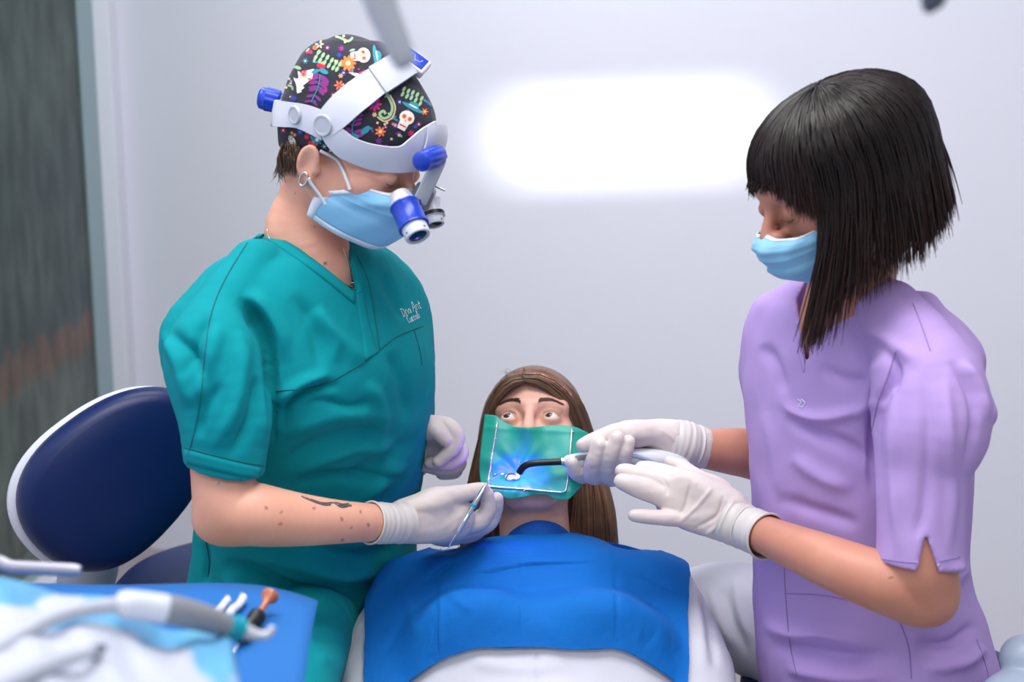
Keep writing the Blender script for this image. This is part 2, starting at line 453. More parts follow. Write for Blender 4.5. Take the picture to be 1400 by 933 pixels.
def rotz(a): c, s_ = math.cos(a), math.sin(a); return np.array([[c, -s_, 0], [s_, c, 0], [0, 0, 1.]])
def roty(a): c, s_ = math.cos(a), math.sin(a); return np.array([[c, 0, s_], [0, 1, 0], [-s_, 0, c]])
def rotx(a): c, s_ = math.cos(a), math.sin(a); return np.array([[1, 0, 0], [0, c, -s_], [0, s_, c]])
def head_sdf(fd, H, lids='open', jaw=0.0, ears=True):
    """skull, face, nose, eye sockets with lids, lips and ears; jaw drops the chin"""
    k = H.s; j = jaw
    fd.add(H.ell((0, -.015, .045), (.075, .095, .083)), 0)
    fd.add(H.ell((0, .028, .045), (.063, .058, .056)), .02 * k)
    fd.add(H.ell((0, .028, -.028 - j * .4), (.059, .058, .070)), .02 * k)
    for s in (-1, 1):
        fd.add(H.cap((s * .052, -.002, -.045), (s * .022, .058 - j * .3, -.096 - j), .021, .018), .022 * k)
        fd.add(H.ell((s * .043, .052, -.014), (.021, .022, .018)), .03 * k)
    fd.add(H.ell((0, .066 - j * .4, -.099 - j), (.023, .02, .017)), .018 * k)
    for s in (-1, 1): fd.add(H.cap((s * .012, .081, .030), (s * .046, .066, .031), .0105, .009), .014 * k)
    for s in (-1, 1): fd.sub(H.ell((s * .032, .094, .0085), (.0175, .0135, .0115)), .013 * k)
    fd.add(H.chain([(0, .080, .026), (0, .090, .010), (0, .101, -.008), (0, .106, -.021)], [.0085, .0072, .0085, .0105]), .012 * k)
    for s in (-1, 1):
        fd.add(H.ell((s * .0115, .096, -.0245), (.0085, .0115, .0080)), .007 * k)
        fd.sub(H.ell((s * .0062, .1005, -.0325), (.0036, .005, .004)), .003 * k)
    # lips
    fd.add(H.chain([(-.023, .077, -.058), (-.010, .087, -.0535), (0, .088, -.0545), (.010, .087, -.0535), (.023, .077, -.058)], [.003, .0058, .0056, .0058, .003]), .008 * k)
    fd.add(H.chain([(-.021, .077, -.060 - j), (0, .086 - j * .4, -.066 - j), (.021, .077, -.060 - j)], [.003, .0072, .003]), .008 * k)
    # lids over the eyeball
    for s in (-1, 1):
        fd.add(H.ell((s * .0315, .0745, .0085), (.0150, .0142, .0140)), .006 * k)
        if lids == 'open':
            fd.sub(H.chain([(s * .0185, .0885, .0065), (s * .0262, .0905, .0080), (s * .0335, .0905, .0088), (s * .0445, .0845, .0078)], [.0012, .0038, .0040, .0012], sq=((0, 1, 0), 1.6)), .0015 * k)
        else:
            fd.sub(H.chain([(s * .0185, .0880, .0045), (s * .0315, .0905, .0000), (s * .0450, .083, .0035)], [.0008, .0010, .0008]), .003 * k)
            fd.sub(H.chain([(s * .0185, .0840, .0150), (s * .0315, .0880, .0195), (s * .0450, .081, .0155)], [.0008, .0010, .0008]), .005 * k)
    if ears:
        for s in (-1, 1):
            R = roty(s * .30) @ rotx(-.22)
            fd.add(H.ell((s * .0800, -.014, -.012), (.0070, .0165, .0275), R), .007 * k)
            fd.add(H.ell((s * .0765, -.008, -.040), (.0060, .0085, .0110), R), .006 * k)
            fd.sub(H.ell((s * .0885, -.012, -.008), (.0060, .0115, .0205), R), .005 * k)
            fd.add(H.chain([(s * .079, .000, -.020), (s * .081, -.007, .002), (s * .083, -.021, .004), (s * .082, -.024, -.016)], [.0028, .0030, .0030, .0026]), .004 * k)
            fd.add(H.ell((s * .0775, .0005, -.018), (.0045, .0045, .006)), .004 * k)
def eyeballs(acc, H, gaze, mi=(1, 2, 3)):
    for s in (-1, 1):
        c = H.p(s * .0315, .0755, .0085); g = nrm(H.d(*gaze)); u = nrm(np.cross(g, [.1, .2, 1])); w = np.cross(g, u); r = .0126 * H.s
        V = []; Q = []; Mi = []; N = 24; rows = [0.02, .12, .17, .19, .24, .34, .44, .47, .6, .9, 1.2, 1.5, 1.9, 2.4, 3.1]
        for t in rows:
            for k in range(N):
                a = 2 * math.pi * k / N; V.append(c + r * (math.cos(t) * g + math.sin(t) * (math.cos(a) * u + math.sin(a) * w)))
        for i in range(len(rows) - 1):
            for k in range(N):
                Q.append([i * N + k, i * N + (k + 1) % N, (i + 1) * N + (k + 1) % N, (i + 1) * N + k]); Mi.append(mi[2] if rows[i + 1] <= .2 else mi[1] if rows[i + 1] <= .475 else mi[0])
        acc.add(V, Q, np.array(Mi))
def lash_brow(mb, H, lids, s, brow=True, n=26, up=1.0, L=.0095, r=.00042):
    for i in range(n):
        t = i / (n - 1); x = s * (.0195 + .0245 * t)
        if lids == 'open':
            z = .0150 - .006 * (t - .45) ** 2 * 4 * .9; y = .0875 - .006 * t * t
            p0 = H.p(x, y, z); l = L * (.75 + .5 * t)
            p1 = H.p(x + s * .0012 + s * .003 * t, y + l * .62, z + l * .45 * up); p2 = H.p(x + s * .0016 + s * .006 * t, y + l * .85, z + l * 1.05 * up)
        else:
            z = .0005 + .005 * (t - .5) ** 2 * 4 * .6; y = .0885 - .005 * t * t
            p0 = H.p(x, y, z); p1 = H.p(x + s * .001, y + .005, z - .003); p2 = H.p(x + s * .003 * t, y + .008, z - .0055)
        mb.tube(catmull([p0, p1, p2], 3), np.linspace(r, r * .3, 7), 4)
    if brow:
        for i in range(150):
            t = random.random(); w = random.uniform(-1, 1)
            x = .012 + .042 * t; zc = .0290 + .0085 * math.sin(t * 2.3) - .005 * t * t; th = .0042 * (1 - .75 * t) + .0006
            y = .0915 - .016 * t * t - .004 * t
            a = (x, y, zc + w * th); dx = .007
            b = (x + dx, y - .0026 - .006 * t, zc + w * th * .6 + (.0030 * (1 - t * 1.3)))
            mb.tube([H.p(s * a[0], a[1], a[2]), H.p(s * (a[0] + b[0]) / 2, (a[1] + b[1]) / 2 + .0008, (a[2] + b[2]) / 2), H.p(s * b[0], b[1], b[2])], [.0005, .00055, .0001], 4)
def mask_grid(H, nu=48, nv=34, prof=None, side=None):
    prof = np.array(prof or [(.0995, .004), (.119, -.014), (.1235, -.038), (.119, -.064), (.106, -.096), (.070, -.124)])
    side = np.array(side or [(.060, .050, -.012), (.0635, .044, -.026), (.0655, .028, -.040), (.0655, .012, -.050), (.066, .002, -.070), (.060, -.002, -.100)])
    c = catmull(prof, 8); sd = catmull(side, 8); c = c[np.linspace(0, len(c) - 1, nv).astype(int)]; sd = sd[np.linspace(0, len(sd) - 1, nv).astype(int)]
    G = np.zeros((nv, nu, 3))
    for i in range(nv):
        v = i / (nv - 1)
        for j in range(nu):
            t = -1 + 2 * j / (nu - 1); q = abs(t) * math.pi / 2
            x = math.sin(q) ** .92 * sd[i, 0] * (1 if t > 0 else -1)
            y = sd[i, 1] + (c[i, 0] - sd[i, 1]) * math.cos(q) ** (.80 + .35 * v)
            z = sd[i, 2] + (c[i, 1] - sd[i, 2]) * (1 - t * t) - (.010 * math.sin(math.pi * min(1, abs(t) * 1.0)) * (1 - v) ** 2)
            pl = 0
            for pc, am in ((.30, .0030), (.50, .0034), (.70, .0030)):
                e = (v - pc) / .10
                if -1 < e < 1: pl += am * ((1 - e) * .5 if e > 0 else math.exp(-(e * 4) ** 2))
            pl *= 1.1 - .7 * abs(t)
            pl += .0016 * math.sin(9 * t + 7 * v) * v + .0012 * math.sin(17 * t - 9 * v)
            G[i, j] = H.p(x * (1 + pl * 6), y + pl, z)
    return G
def build_mask(H, parent, **kw):
    G = mask_grid(H, **kw); nv, nu = G.shape[:2]
    m = MB(); m.grid(G[3:nv - 2], 0, .0012); o = m.build('face_mask', M['mask'], parent, smooth=True)
    m = MB(); m.grid(G[:4] + H.d(0, .0007, .0002), 0, .002); m.grid(G[nv - 3:] + H.d(0, .0005, 0), 0, .002)
    ctr = G.reshape(-1, 3).mean(0)
    for a, b in ((0, 3), (nu - 3, nu)): m.grid(G[:, a:b] + (G[:, a:b] - ctr) * .012, 0, .0016)
    m.build('mask_edging', M['maskwhite'], o, smooth=True)
    return o, G
def glove(name, parent, palm, fingers, h=.0013, k=.006, kf=.0035, cuff=None, wr=None, grow=0.0):
    """a hand in a thin latex glove: palm prims, five finger chains, cuff rolled at the wrist"""
    allp = [np.minimum(p[1], 9) for p in palm]; allh = [p[2] for p in palm]
    fc = [chain(f[0], f[1], 4) for f in fingers]
    lo = np.min(allp + [c[1] for c in fc], 0) - .006; hi = np.max(allh + [c[2] for c in fc], 0) + .006
    fd = Field(lo, hi, h)
    for i, p in enumerate(palm): fd.add(p, .014 if i else 0)
    tmp = fd.f.copy()
    for c in fc: fd.add(c, kf)
    # webs: blend finger roots with the palm more generously
    for f in fingers:
        r = f[1][0]; fd.add(cap(f[0][0], np.asarray(f[0][0]) + (np.asarray(f[0][1]) - np.asarray(f[0][0])) * .35, r * 1.02, r), .012)
    v, q = fd.mesh(1)
    if cuff is not None:
        o, ax = cuff
        pass
    if wr:
        v = folds(v, q, wr)
    nn = vnormals(v, q); v = v + nn * (noise3(v * 38, 5, 2) * .00045)[:, None]
    return v, q
# ------------------------------------------------------------------ materials used
M = {}
M['wall'] = mat('wall paint', (232, 233, 243), .32, bump=('noise', 60, .02), spec=.4)
M['floor'] = mat('floor vinyl', (165, 158, 160), .4, var=(9, (150, 143, 146), .6))
M['ceil'] = mat('ceiling paint', (238, 238, 240), .8)
M['alu'] = mat('white frame', (222, 224, 232), .35)
M['metal'] = mat('steel', (205, 208, 214), .22, 1.0)
M['chrome'] = mat('chrome', (225, 228, 232), .12, 1.0)
M['white'] = mat('white plastic', (208, 211, 222), .35)
M['lightgrey'] = mat('light grey plastic', (178, 183, 194), .4)
M['grey'] = mat('grey plastic', (128, 130, 138), .45)
M['dgrey'] = mat('dark grey', (82, 88, 104), .4)
M['black'] = mat('black', (14, 14, 18), .35)
M['navy'] = mat('navy vinyl', (8, 30, 80), .38, bump=('noise', 500, .05), spec=.3)
M['bluep'] = mat('blue plastic', (16, 58, 178), .3)
M['teal'] = mat('teal scrub cloth', (0, 142, 150), .9, bump=('noise', 900, .12), var=(7, (0, 132, 141), .5), spec=.2)
M['tealseam'] = mat('teal seam', (0, 100, 108), .9)
M['lilac'] = mat('lilac scrub cloth', (186, 158, 218), .9, bump=('noise', 900, .1), var=(6, (178, 150, 212), .5), spec=.2)
M['lilacseam'] = mat('lilac seam', (148, 122, 182), .9)
M['whitecloth'] = mat('white cloth', (204, 204, 216), .85, bump=('noise', 700, .1), sheen=.1)
M['bib'] = mat('blue paper', (0, 103, 186), .8, bump=('noise', 420, .22), var=(14, (0, 97, 180), .5), spec=.25)
M['collar'] = mat('blue paper collar', (0, 86, 172), .8, bump=('noise', 420, .15))
M['skinA'] = mat('skin fair', (228, 170, 146), .48, sss=.12, bump=('noise', 420, .06), var=(22, (218, 152, 128), .55), tint=True)
M['skinB'] = mat('skin tan', (200, 138, 116), .48, sss=.12, bump=('noise', 420, .06), var=(22, (188, 124, 102), .55), tint=True)
M['skinC'] = mat('skin patient', (230, 178, 160), .48, sss=.12, bump=('noise', 420, .05), var=(22, (220, 162, 142), .55), tint=True)
M['glove'] = mat('latex glove', (214, 201, 198), .5, sss=.15, bump=('noise', 160, .12), sssr=(.8, .6, .5))
M['glovecuff'] = mat('latex cuff', (206, 200, 197), .45, sss=.1)
M['mask'] = mat('mask blue', (146, 204, 238), .85, bump=('noise', 800, .08), var=(30, (136, 198, 236), .5))
M['maskwhite'] = mat('mask edge', (226, 232, 242), .85)
M['hairdark'] = mat('hair dark brown', (58, 36, 32), .34, var=(30, (44, 30, 28), .6), spec=.35, tint=True)
M['hairbrown'] = mat('hair brown', (98, 72, 54), .42, var=(30, (70, 48, 36), .6), tint=True)
M['lash'] = mat('lash', (22, 16, 16), .6)
M['eyewhite'] = mat('eye white', (236, 232, 232), .12, sss=.05)
M['iris'] = mat('iris', (70, 52, 44), .12)
M['pupil'] = mat('pupil', (8, 8, 10), .1)
M['dam'] = mat('rubber dam', (34, 164, 146), .45, bump=('noise', 60, .1), sss=.1, sssr=(.3, 1, .9))
M['gold'] = mat('silver jewel', (200, 196, 190), .2, 1.0)
# ------------------------------------------------------------------ the room
WX, WY, CZ = -1.15, 3.77, 2.7
def slab(name, lo, hi, m, kind='structure', bev=0.0, parent=None, **kw):
    lo = np.array(lo, float); hi = np.array(hi, float); c = np.eye(4); c[:3, 3] = (lo + hi) / 2
    b = MB(); b.box(c, hi - lo, bev); return b.build(name, m, parent, smooth=False if not bev else 'auto', kind=kind if parent is None else None, **kw)
slab('floor', (-3.4, -1.6, -.1), (2.6, WY + .3, 0), M['floor'])
slab('ceiling', (WX - .15, .2, CZ), (2.6, WY + .15, CZ + .1), M['ceil'])
WA = math.atan2(2.90 - WY, 1.30 - WX); WD = np.array([math.cos(WA), math.sin(WA), 0]); WN = np.array([-math.sin(WA), math.cos(WA), 0])
def onwall(px, py):
    d = ray(px, py); a = np.array([WX, WY, 0]); return CAM + d * (((a - CAM) @ WN) / (d @ WN))
wm = np.eye(4); wm[:3, 0] = WD; wm[:3, 1] = WN; wm[:3, 3] = np.array([WX, WY, CZ / 2]) + WD * 1.85 + WN * .06
b = MB(); b.box(wm, (3.9, .12, CZ)); b.build('wall_back', M['wall'], smooth=False, kind='structure')
# left side wall: piers and spandrel around a tall window
slab('wall_left', (WX - .1, -1.5, 0), (WX, 1.9, CZ), M['wall'])
slab('wall_left_lintel', (WX - .1, 1.9, 2.45), (WX, WY, CZ), M['wall'])
slab('wall_left_sill', (WX - .1, 1.9, 0), (WX, WY - .07, .1), M['alu'], bev=.004)
wn = thing('window_1', (WX - .05, 2.8, .1), 'tall side window in a white metal frame', 'window', kind='structure')
del wn['label'], wn['category']
b = MB()
for y0, y1 in ((WY - .075, WY - .045), (WY - .04, WY - .002), (1.9, 1.98)):
    c = np.eye(4); c[:3, 3] = (WX - .03, (y0 + y1) / 2, 1.27); b.box(c, (.1, y1 - y0, 2.36), .006)
c = np.eye(4); c[:3, 3] = (WX - .03, 2.8, .135); b.box(c, (.08, 1.8, .07), .006)
c = np.eye(4); c[:3, 3] = (WX - .03, 2.8, 2.42); b.box(c, (.08, 1.8, .06), .006)
b.build('window_frame', M['alu'], wn)
g = bpy.data.materials.new('window glass'); g.use_nodes = True; nt = g.node_tree; nt.nodes.clear()
o = nt.nodes.new('ShaderNodeOutputMaterial'); mx = nt.nodes.new('ShaderNodeMixShader'); tr = nt.nodes.new('ShaderNodeBsdfTransparent'); gl = nt.nodes.new('ShaderNodeBsdfGlossy')
gl.inputs['Roughness'].default_value = .08; tr.inputs['Color'].default_value = (.82, .9, .88, 1); mx.inputs[0].default_value = .06
nt.links.new(tr.outputs[0], mx.inputs[1]); nt.links.new(gl.outputs[0], mx.inputs[2]); nt.links.new(mx.outputs[0], o.inputs[0])
slab('pane', (WX - .04, 1.98, .17), (WX - .034, WY - .075, 2.39), g, parent=wn)
# what the window looks onto: a slatted grey-brown tiled wall in shade, with a green film strip of glass edge
M['pane_edge'] = mat('glass edge strip', (150, 172, 176), .5)
slab('strip', (WX - .03, WY - .2, .17), (WX - .026, WY - .075, 2.39), M['pane_edge'], parent=wn)
ex = bpy.data.materials.new('neighbouring tiles'); ex.use_nodes = True; nt = ex.node_tree; bs = nt.nodes['Principled BSDF']; bs.inputs['Roughness'].default_value = .8
tc = nt.nodes.new('ShaderNodeTexCoord'); sp = nt.nodes.new('ShaderNodeSeparateXYZ'); nt.links.new(tc.outputs['Object'], sp.inputs[0])
rp = nt.nodes.new('ShaderNodeValToRGB'); rp.color_ramp.interpolation = 'EASE'
els = [(0, (150, 142, 134)), (.30, (158, 148, 138)), (.42, (142, 132, 126)), (.452, (176, 118, 100)), (.475, (164, 116, 102)), (.485, (112, 108, 110)), (.56, (126, 122, 120)), (.66, (112, 112, 112)), (.8, (130, 128, 122)), (1, (98, 98, 96))]
while len(rp.color_ramp.elements) < len(els): rp.color_ramp.elements.new(.5)
for e, (p_, c_) in zip(rp.color_ramp.elements, els): e.position = p_; e.color = srgb(c_)
mr = nt.nodes.new('ShaderNodeMapRange'); mr.inputs[1].default_value = -.55; mr.inputs[2].default_value = 2.05
nz = nt.nodes.new('ShaderNodeTexNoise'); nz.inputs['Scale'].default_value = 6; mp = nt.nodes.new('ShaderNodeMapping'); mp.inputs['Scale'].default_value = (1, 3.0, .25)
nt.links.new(tc.outputs['Object'], mp.inputs[0]); nt.links.new(mp.outputs[0], nz.inputs['Vector'])
ma = nt.nodes.new('ShaderNodeMath'); ma.operation = 'MULTIPLY_ADD'; ma.inputs[1].default_value = .16; nt.links.new(nz.outputs['Fac'], ma.inputs[0]); nt.links.new(sp.outputs['Z'], ma.inputs[2])
nt.links.new(ma.outputs[0], mr.inputs[0]); nt.links.new(mr.outputs[0], rp.inputs[0])
wv = nt.nodes.new('ShaderNodeTexNoise'); wv.inputs['Scale'].default_value = 5; wv.inputs['Detail'].default_value = 3
mp2 = nt.nodes.new('ShaderNodeMapping'); mp2.inputs['Scale'].default_value = (1, 3.4, 1.1); nt.links.new(tc.outputs['Object'], mp2.inputs[0]); nt.links.new(mp2.outputs[0], wv.inputs['Vector'])
mr2 = nt.nodes.new('ShaderNodeMapRange'); mr2.inputs[1].default_value = .36; mr2.inputs[2].default_value = .62; mr2.inputs[3].default_value = .66; mr2.inputs[4].default_value = 1.32; nt.links.new(wv.outputs['Fac'], mr2.inputs[0])
mm = nt.nodes.new('ShaderNodeMix'); mm.data_type = 'RGBA'; mm.blend_type = 'MULTIPLY'; mm.inputs[0].default_value = 1
nt.links.new(rp.outputs[0], mm.inputs[6]); nt.links.new(mr2.outputs[0], mm.inputs[7]); nt.links.new(mm.outputs[2], bs.inputs['Base Color'])
slab('exterior_wall', (WX - .42, .5, 0), (WX - .32, 6.2, 2.7), ex)
# ------------------------------------------------------------------ lights of the room
def area(name, loc, tgt, sx, sy, power, col=(1, 1, 1), spread=180):
    l = bpy.data.lights.new(name, 'AREA'); l.shape = 'RECTANGLE'; l.size = sx; l.size_y = sy; l.energy = power; l.color = col; l.spread = math.radians(spread)
    o = bpy.data.objects.new(name, l); C.objects.link(o); o.location = loc
    o.rotation_euler = (Vector(tgt) - Vector(loc)).to_track_quat('-Z', 'Y').to_euler(); return o
area('ceiling_panel_light', (-.12, 1.15, CZ - .02), (-.12, 1.15, 0), 1.6, .8, 34, (1, .985, .97))
area('ceiling_panel_light', (-.40, 2.5, CZ - .02), (-.40, 2.5, 0), 1.2, .5, 14, (.95, .965, 1))
area('ceiling_panel_light', (.3, -.5, CZ - .02), (.3, -.1, 0), 1.6, .8, 21, (1, .985, .97))
# operating lamp beam that washes the back wall
lp = bpy.data.lights.new('operating_lamp_beam', 'AREA'); lp.shape = 'RECTANGLE'; lp.size = .60; lp.size_y = .025; lp.spread = math.radians(8.5); lp.energy = .48; lp.color = (.97, .98, 1)
lo_ = bpy.data.objects.new('operating_lamp_beam', lp); C.objects.link(lo_); lo_.location = (.10, .96, 1.62)
lt_ = onwall(850, 186); q_ = (Vector(lt_) - lo_.location).to_track_quat('-Z', 'Y'); lo_.rotation_euler = q_.to_euler()
w = bpy.data.worlds.new('World'); bpy.context.scene.world = w; w.use_nodes = True
bg = w.node_tree.nodes['Background']; bg.inputs[0].default_value = (.80, .87, 1, 1); bg.inputs[1].default_value = .36
# ------------------------------------------------------------------ camera
cd = bpy.data.cameras.new('camera'); cam = bpy.data.objects.new('camera', cd); C.objects.link(cam); bpy.context.scene.camera = cam
cd.sensor_fit = 'HORIZONTAL'; cd.sensor_width = 36; cd.lens = 36 * F / 1400; cam.location = CAM; cam.rotation_euler = (math.pi / 2 - PITCH, 0, 0)
cd.dof.use_dof = True; cd.dof.focus_distance = 1.70; cd.dof.aperture_fstop = 3.5; cd.clip_start = .05
vs = bpy.context.scene.view_settings; vs.view_transform = 'Standard'; vs.look = 'None'; vs.exposure = .30; vs.gamma = 1; vs.use_curve_mapping = False
# ================================================================== the dentist
D = thing('person', (-.27, 1.60, 0), 'seated person in teal scrubs, floral cap and face mask, holding a dental probe', 'person')
HD = Head(P(480, 216, 1.62), -24, 23, 0, .93, .80)
acc = Acc()
fd = Field(HD.o - .17, HD.o + .15, .002)
fd = Field(np.minimum(HD.o - .17, P(420, 440, 1.62) - .1), HD.o + .15, .002)
head_sdf(fd, HD, 'down')
nk, nr = CH((440, 228, 1.645, 46), (425, 280, 1.65, 46), (416, 322, 1.65, 54), (436, 380, 1.645, 60), (448, 425, 1.655, 54))
fd.add(chain(nk, nr), .02)
v, q = fd.mesh(1)
s_ = proj(v); t_ = np.ones((len(v), 3))
for mx, my, r in ((445, 360, 2.2), (403, 265, 1.3), (430, 310, 1.2)):
    m_ = np.hypot(s_[:, 0] - mx, s_[:, 1] - my) < r; t_[m_] = (.45, .35, .3)
acc.add(v, q, 0, t_)
DBH = bvh_of(v, q)
# bare arms
na, nar = CH((300, 560, 1.47, 44), (304, 640, 1.455, 43), (314, 694, 1.445, 44.5), (352, 704, 1.45, 43), (410, 711, 1.475, 36), (465, 714, 1.51, 29.5), (508, 715, 1.55, 26), (545, 716, 1.58, 23))
fd = Field(np.min(na, 0) - .06, np.max(na, 0) + .06, .0026)
fd.add(chain(na, nar, 6)); e_ = P(300, 712, 1.45)
fd.add(ell(e_, (.030, .028, .026)), .02)
v, q = fd.mesh(2); s_ = proj(v); t_ = np.ones((len(v), 3))
for mx, my, r in ((364, 695, 2), (384, 717, 1.8), (352, 704, 1.0), (467, 710, 1.4), (429, 695, 1.6), (385, 701, .9), (493, 700, 1.2), (468, 739, 1.6), (504, 718, 1.4), (480, 723, 1.0), (300, 660, 1.0)):
    m_ = np.hypot(s_[:, 0] - mx, s_[:, 1] - my) < r + .6; t_[m_] = (.5, .38, .34)
acc.add(v, q, 0, t_); DARM = bvh_of(v, q)
fa, far = CH((535, 470, 1.78, 42), (552, 560, 1.81, 38), (556, 620, 1.83, 36), (575, 612, 1.81, 27), (590, 606, 1.79, 24))
fd = Field(np.min(fa, 0) - .06, np.max(fa, 0) + .06, .003); fd.add(chain(fa, far)); v, q = fd.mesh(1); acc.add(v, q)
# hidden trunk and legs keep the figure whole
trunk = pxloft([(400, 424, 1.65, .125, .078), (500, 432, 1.655, .14, .09), (700, 425, 1.76, .135, .085), (850, 415, 1.82, .15, .09), (880, 412, 1.83, .14, .09)], -40)
fd = Field(trunk[1] - .02, trunk[2] + .02, .008); fd.add(trunk); v, q = fd.mesh(1); acc.add(v, q)
# tattoos: inked lines on the forearm
b = MB()
for pts in ([(418, 681), (430, 687), (444, 691), (452, 690)], [(424, 683), (440, 688), (452, 688), (462, 688)], [(430, 686), (442, 690), (451, 691)], [(458, 689), (466, 694), (474, 693), (480, 691)], [(460, 688), (468, 690), (476, 689)], [(462, 691), (470, 692), (478, 691)], [(474, 690), (480, 693)], [(412, 679), (420, 683), (428, 686)]):
    l = snapline(DARM, pts, .0002, 6)
    if len(l) > 2: b.tube(l, .0011, 4, caps=False)
acc.addmb(b, 1)
M['ink'] = mat('tattoo ink', (92, 88, 92), .6)
acc.build('person_body', [M['skinA'], M['ink']], D)
mo, MG = build_mask(HD, D, prof=[(.0995, .004), (.119, -.014), (.1215, -.034), (.114, -.054), (.109, -.087), (.086, -.119)])
# mask loops round the ear
b = MB()
up_ = nearest(DBH, HD.p(.062, .048, -.012), .0)[0]
l = [P(487, 254, 1.56), P(478, 243, 1.555), P(466, 231, 1.55), P(455, 220, 1.55), P(444, 205, 1.55)]
l = catmull([nearest(DBH, p, .0022)[0] for p in l], 5); b.tube(l, .0019, 8)
l = [P(437, 287, 1.55), P(432, 272, 1.55), P(426, 258, 1.545), P(420, 246, 1.543)]
l = catmull([nearest(DBH, p, .0024)[0] for p in l], 5); b.tube(l, .0019, 8); b.build('ear_loop', M['maskwhite'], mo)
b = MB()
lash_brow(b, HD, 'down', 1, brow=False, n=15, r=.0003); b.build('eyelashes', M['lash'], D)
b = MB(); lash_brow(b, HD, 'down', 1, brow=True, n=2); b.build('eyebrow', M['hairbrown'], D)
# ------------------------------------------------------------------ scrub top
tor = pxloft([(322, 418, 1.66, 0.0633, 0.058), (336, 418, 1.66, 0.0897, 0.0654), (352, 420, 1.655, 0.1245, 0.076), (385, 424, 1.65, 0.1561, 0.0844), (430, 424, 1.65, 0.1741, 0.0971), (500, 432, 1.65, 0.1772, 0.1139), (560, 434, 1.67, 0.1751, 0.1175), (640, 431, 1.71, 0.1722, 0.1145), (720, 424, 1.77, 0.178, 0.1179), (790, 416, 1.80, 0.1872, 0.1286), (838, 413, 1.82, 0.1957, 0.1365)], -40)
sn, snr = CH((352, 364, 1.58, 38), (304, 430, 1.52, 43), (293, 492, 1.49, 69), (306, 560, 1.47, 66), (306, 640, 1.455, 55), (306, 690, 1.45, 53))
hemP = P(306, 640, 1.455)
hemN = nrm(P(300, 660, 1.455) - P(309, 600, 1.455))
slv = inter(chain(sn, snr), plane(hemP, hemN))
inn = inter(chain(sn, np.array(snr) - .009), plane(hemP - hemN * .05, -hemN))
slv = inter(slv, neg(inn))
fs, fsr = CH((482, 362, 1.71, 34), (530, 412, 1.75, 46), (545, 480, 1.78, 44), (552, 560, 1.81, 40))
bk = CH((304, 412, 1.58, 32), (262, 460, 1.55, 40), (286, 530, 1.54, 50))     # loose cloth behind the shoulder
VN = [(349, 309), (374, 319), (410, 341), (450, 370), (487, 401), (481, 375), (475, 350), (472, 330), (500, 300), (430, 240), (350, 262)]
lo = np.minimum(tor[1], slv[1]) - .03; hi = np.maximum(tor[2], np.max(fs, 0) + .06) + .03
fd = Field(lo, hi, .003)
fd.add(tor); fd.add(chain(fs, fsr), .03); fd.add(chain(*bk), .04); fd.add(slv, .005)
fd.sub(polyprim(VN, 1.2, 1.72), .002)
v, q = fd.mesh(1)
FD = [([(322, 405), (348, 424), (366, 455), (374, 500), (377, 555), (374, 620)], 9, -.012, -1), ([(330, 402), (356, 418), (380, 455), (392, 500)], 12, .006),
      ([(455, 512), (425, 520), (396, 535), (380, 560)], 8, .007), ([(470, 525), (430, 532), (398, 552), (382, 590)], 7, -.007),
      ([(380, 600), (430, 575), (480, 566), (540, 572)], 10, .005), ([(382, 640), (430, 606), (490, 590), (560, 600)], 9, -.005), ([(388, 655), (440, 628), (500, 612), (566, 622)], 9, .005),
      ([(470, 660), (500, 640), (540, 618), (575, 590)], 10, -.007), ([(480, 690), (520, 660), (560, 632)], 10, .005), ([(400, 660), (450, 650), (500, 652), (560, 650)], 7, -.006),
      ([(262, 560), (285, 500), (300, 440)], 9, .005), ([(250, 520), (268, 470), (290, 430)], 7, -.005), ([(290, 620), (320, 560), (330, 500), (325, 450)], 9, .005), ([(310, 630), (345, 570), (352, 510)], 8, -.005), ([(270, 600), (282, 560), (305, 520)], 8, -.004),
      ([(228, 458), (250, 470), (275, 500), (282, 540)], 9, -.006), ([(222, 450), (244, 500), (258, 560)], 8, .005),
      ([(300, 770), (350, 782), (410, 806), (470, 812)], 8, -.008), ([(300, 790), (350, 800), (405, 824)], 8, .007), ([(340, 755), (400, 770), (470, 790), (530, 780)], 10, .007), ([(420, 740), (470, 760), (520, 756), (566, 730)], 9, -.006),
      ([(430, 420), (450, 450), (462, 500)], 9, .004), ([(400, 400), (430, 450), (440, 510)], 10, -.004), ([(530, 480), (550, 520), (556, 580)], 9, -.005), ([(500, 520), (520, 560), (520, 620)], 9, .005),
      ([(520, 370), (540, 410), (552, 440)], 8, -.004), ([(420, 430), (470, 470), (500, 500)], 11, .004), ([(280, 740), (284, 770), (280, 800)], 4, -.004),
      ([(400, 560), (440, 548), (480, 556), (520, 540)], 6, -.0035), ([(440, 700), (490, 690), (540, 700)], 7, .004), ([(350, 440), (362, 490), (364, 560), (360, 620)], 7, .005)]
v = folds(v, q, FD, 1.6)
v = v + vnormals(v, q) * (noise3(v * 6, 3, 3) * .0022)[:, None]
TV, TQ = v, q; DT = bvh_of(v, q)
top = mk('scrub_top', v, q, M['teal'], D)
def seam(pts, parent, m, r=.0009, bv=None, off=.0002, name='seam', n=8):
    l = snapline(bv, pts, off, n); b = MB(); b.tube(l, r, 6); return b.build(name, m, parent, smooth=True)
for pts in ([(345, 322), (310, 378), (290, 425), (281, 480), (272, 560), (258, 622)], [(378, 535), (412, 532), (440, 526), (470, 512), (505, 490), (540, 462), (578, 446)], [(484, 345), (496, 366), (505, 390), (512, 430), (519, 478)], [(488, 402), (493, 430), (498, 470), (499, 494)], [(566, 452), (574, 480), (577, 500)], [(253, 612), (290, 622), (330, 632), (360, 636)], [(282, 742), (286, 770), (284, 790)]):
    seam(pts, top, M['tealseam'], bv=DT)
b = MB()   # neckband
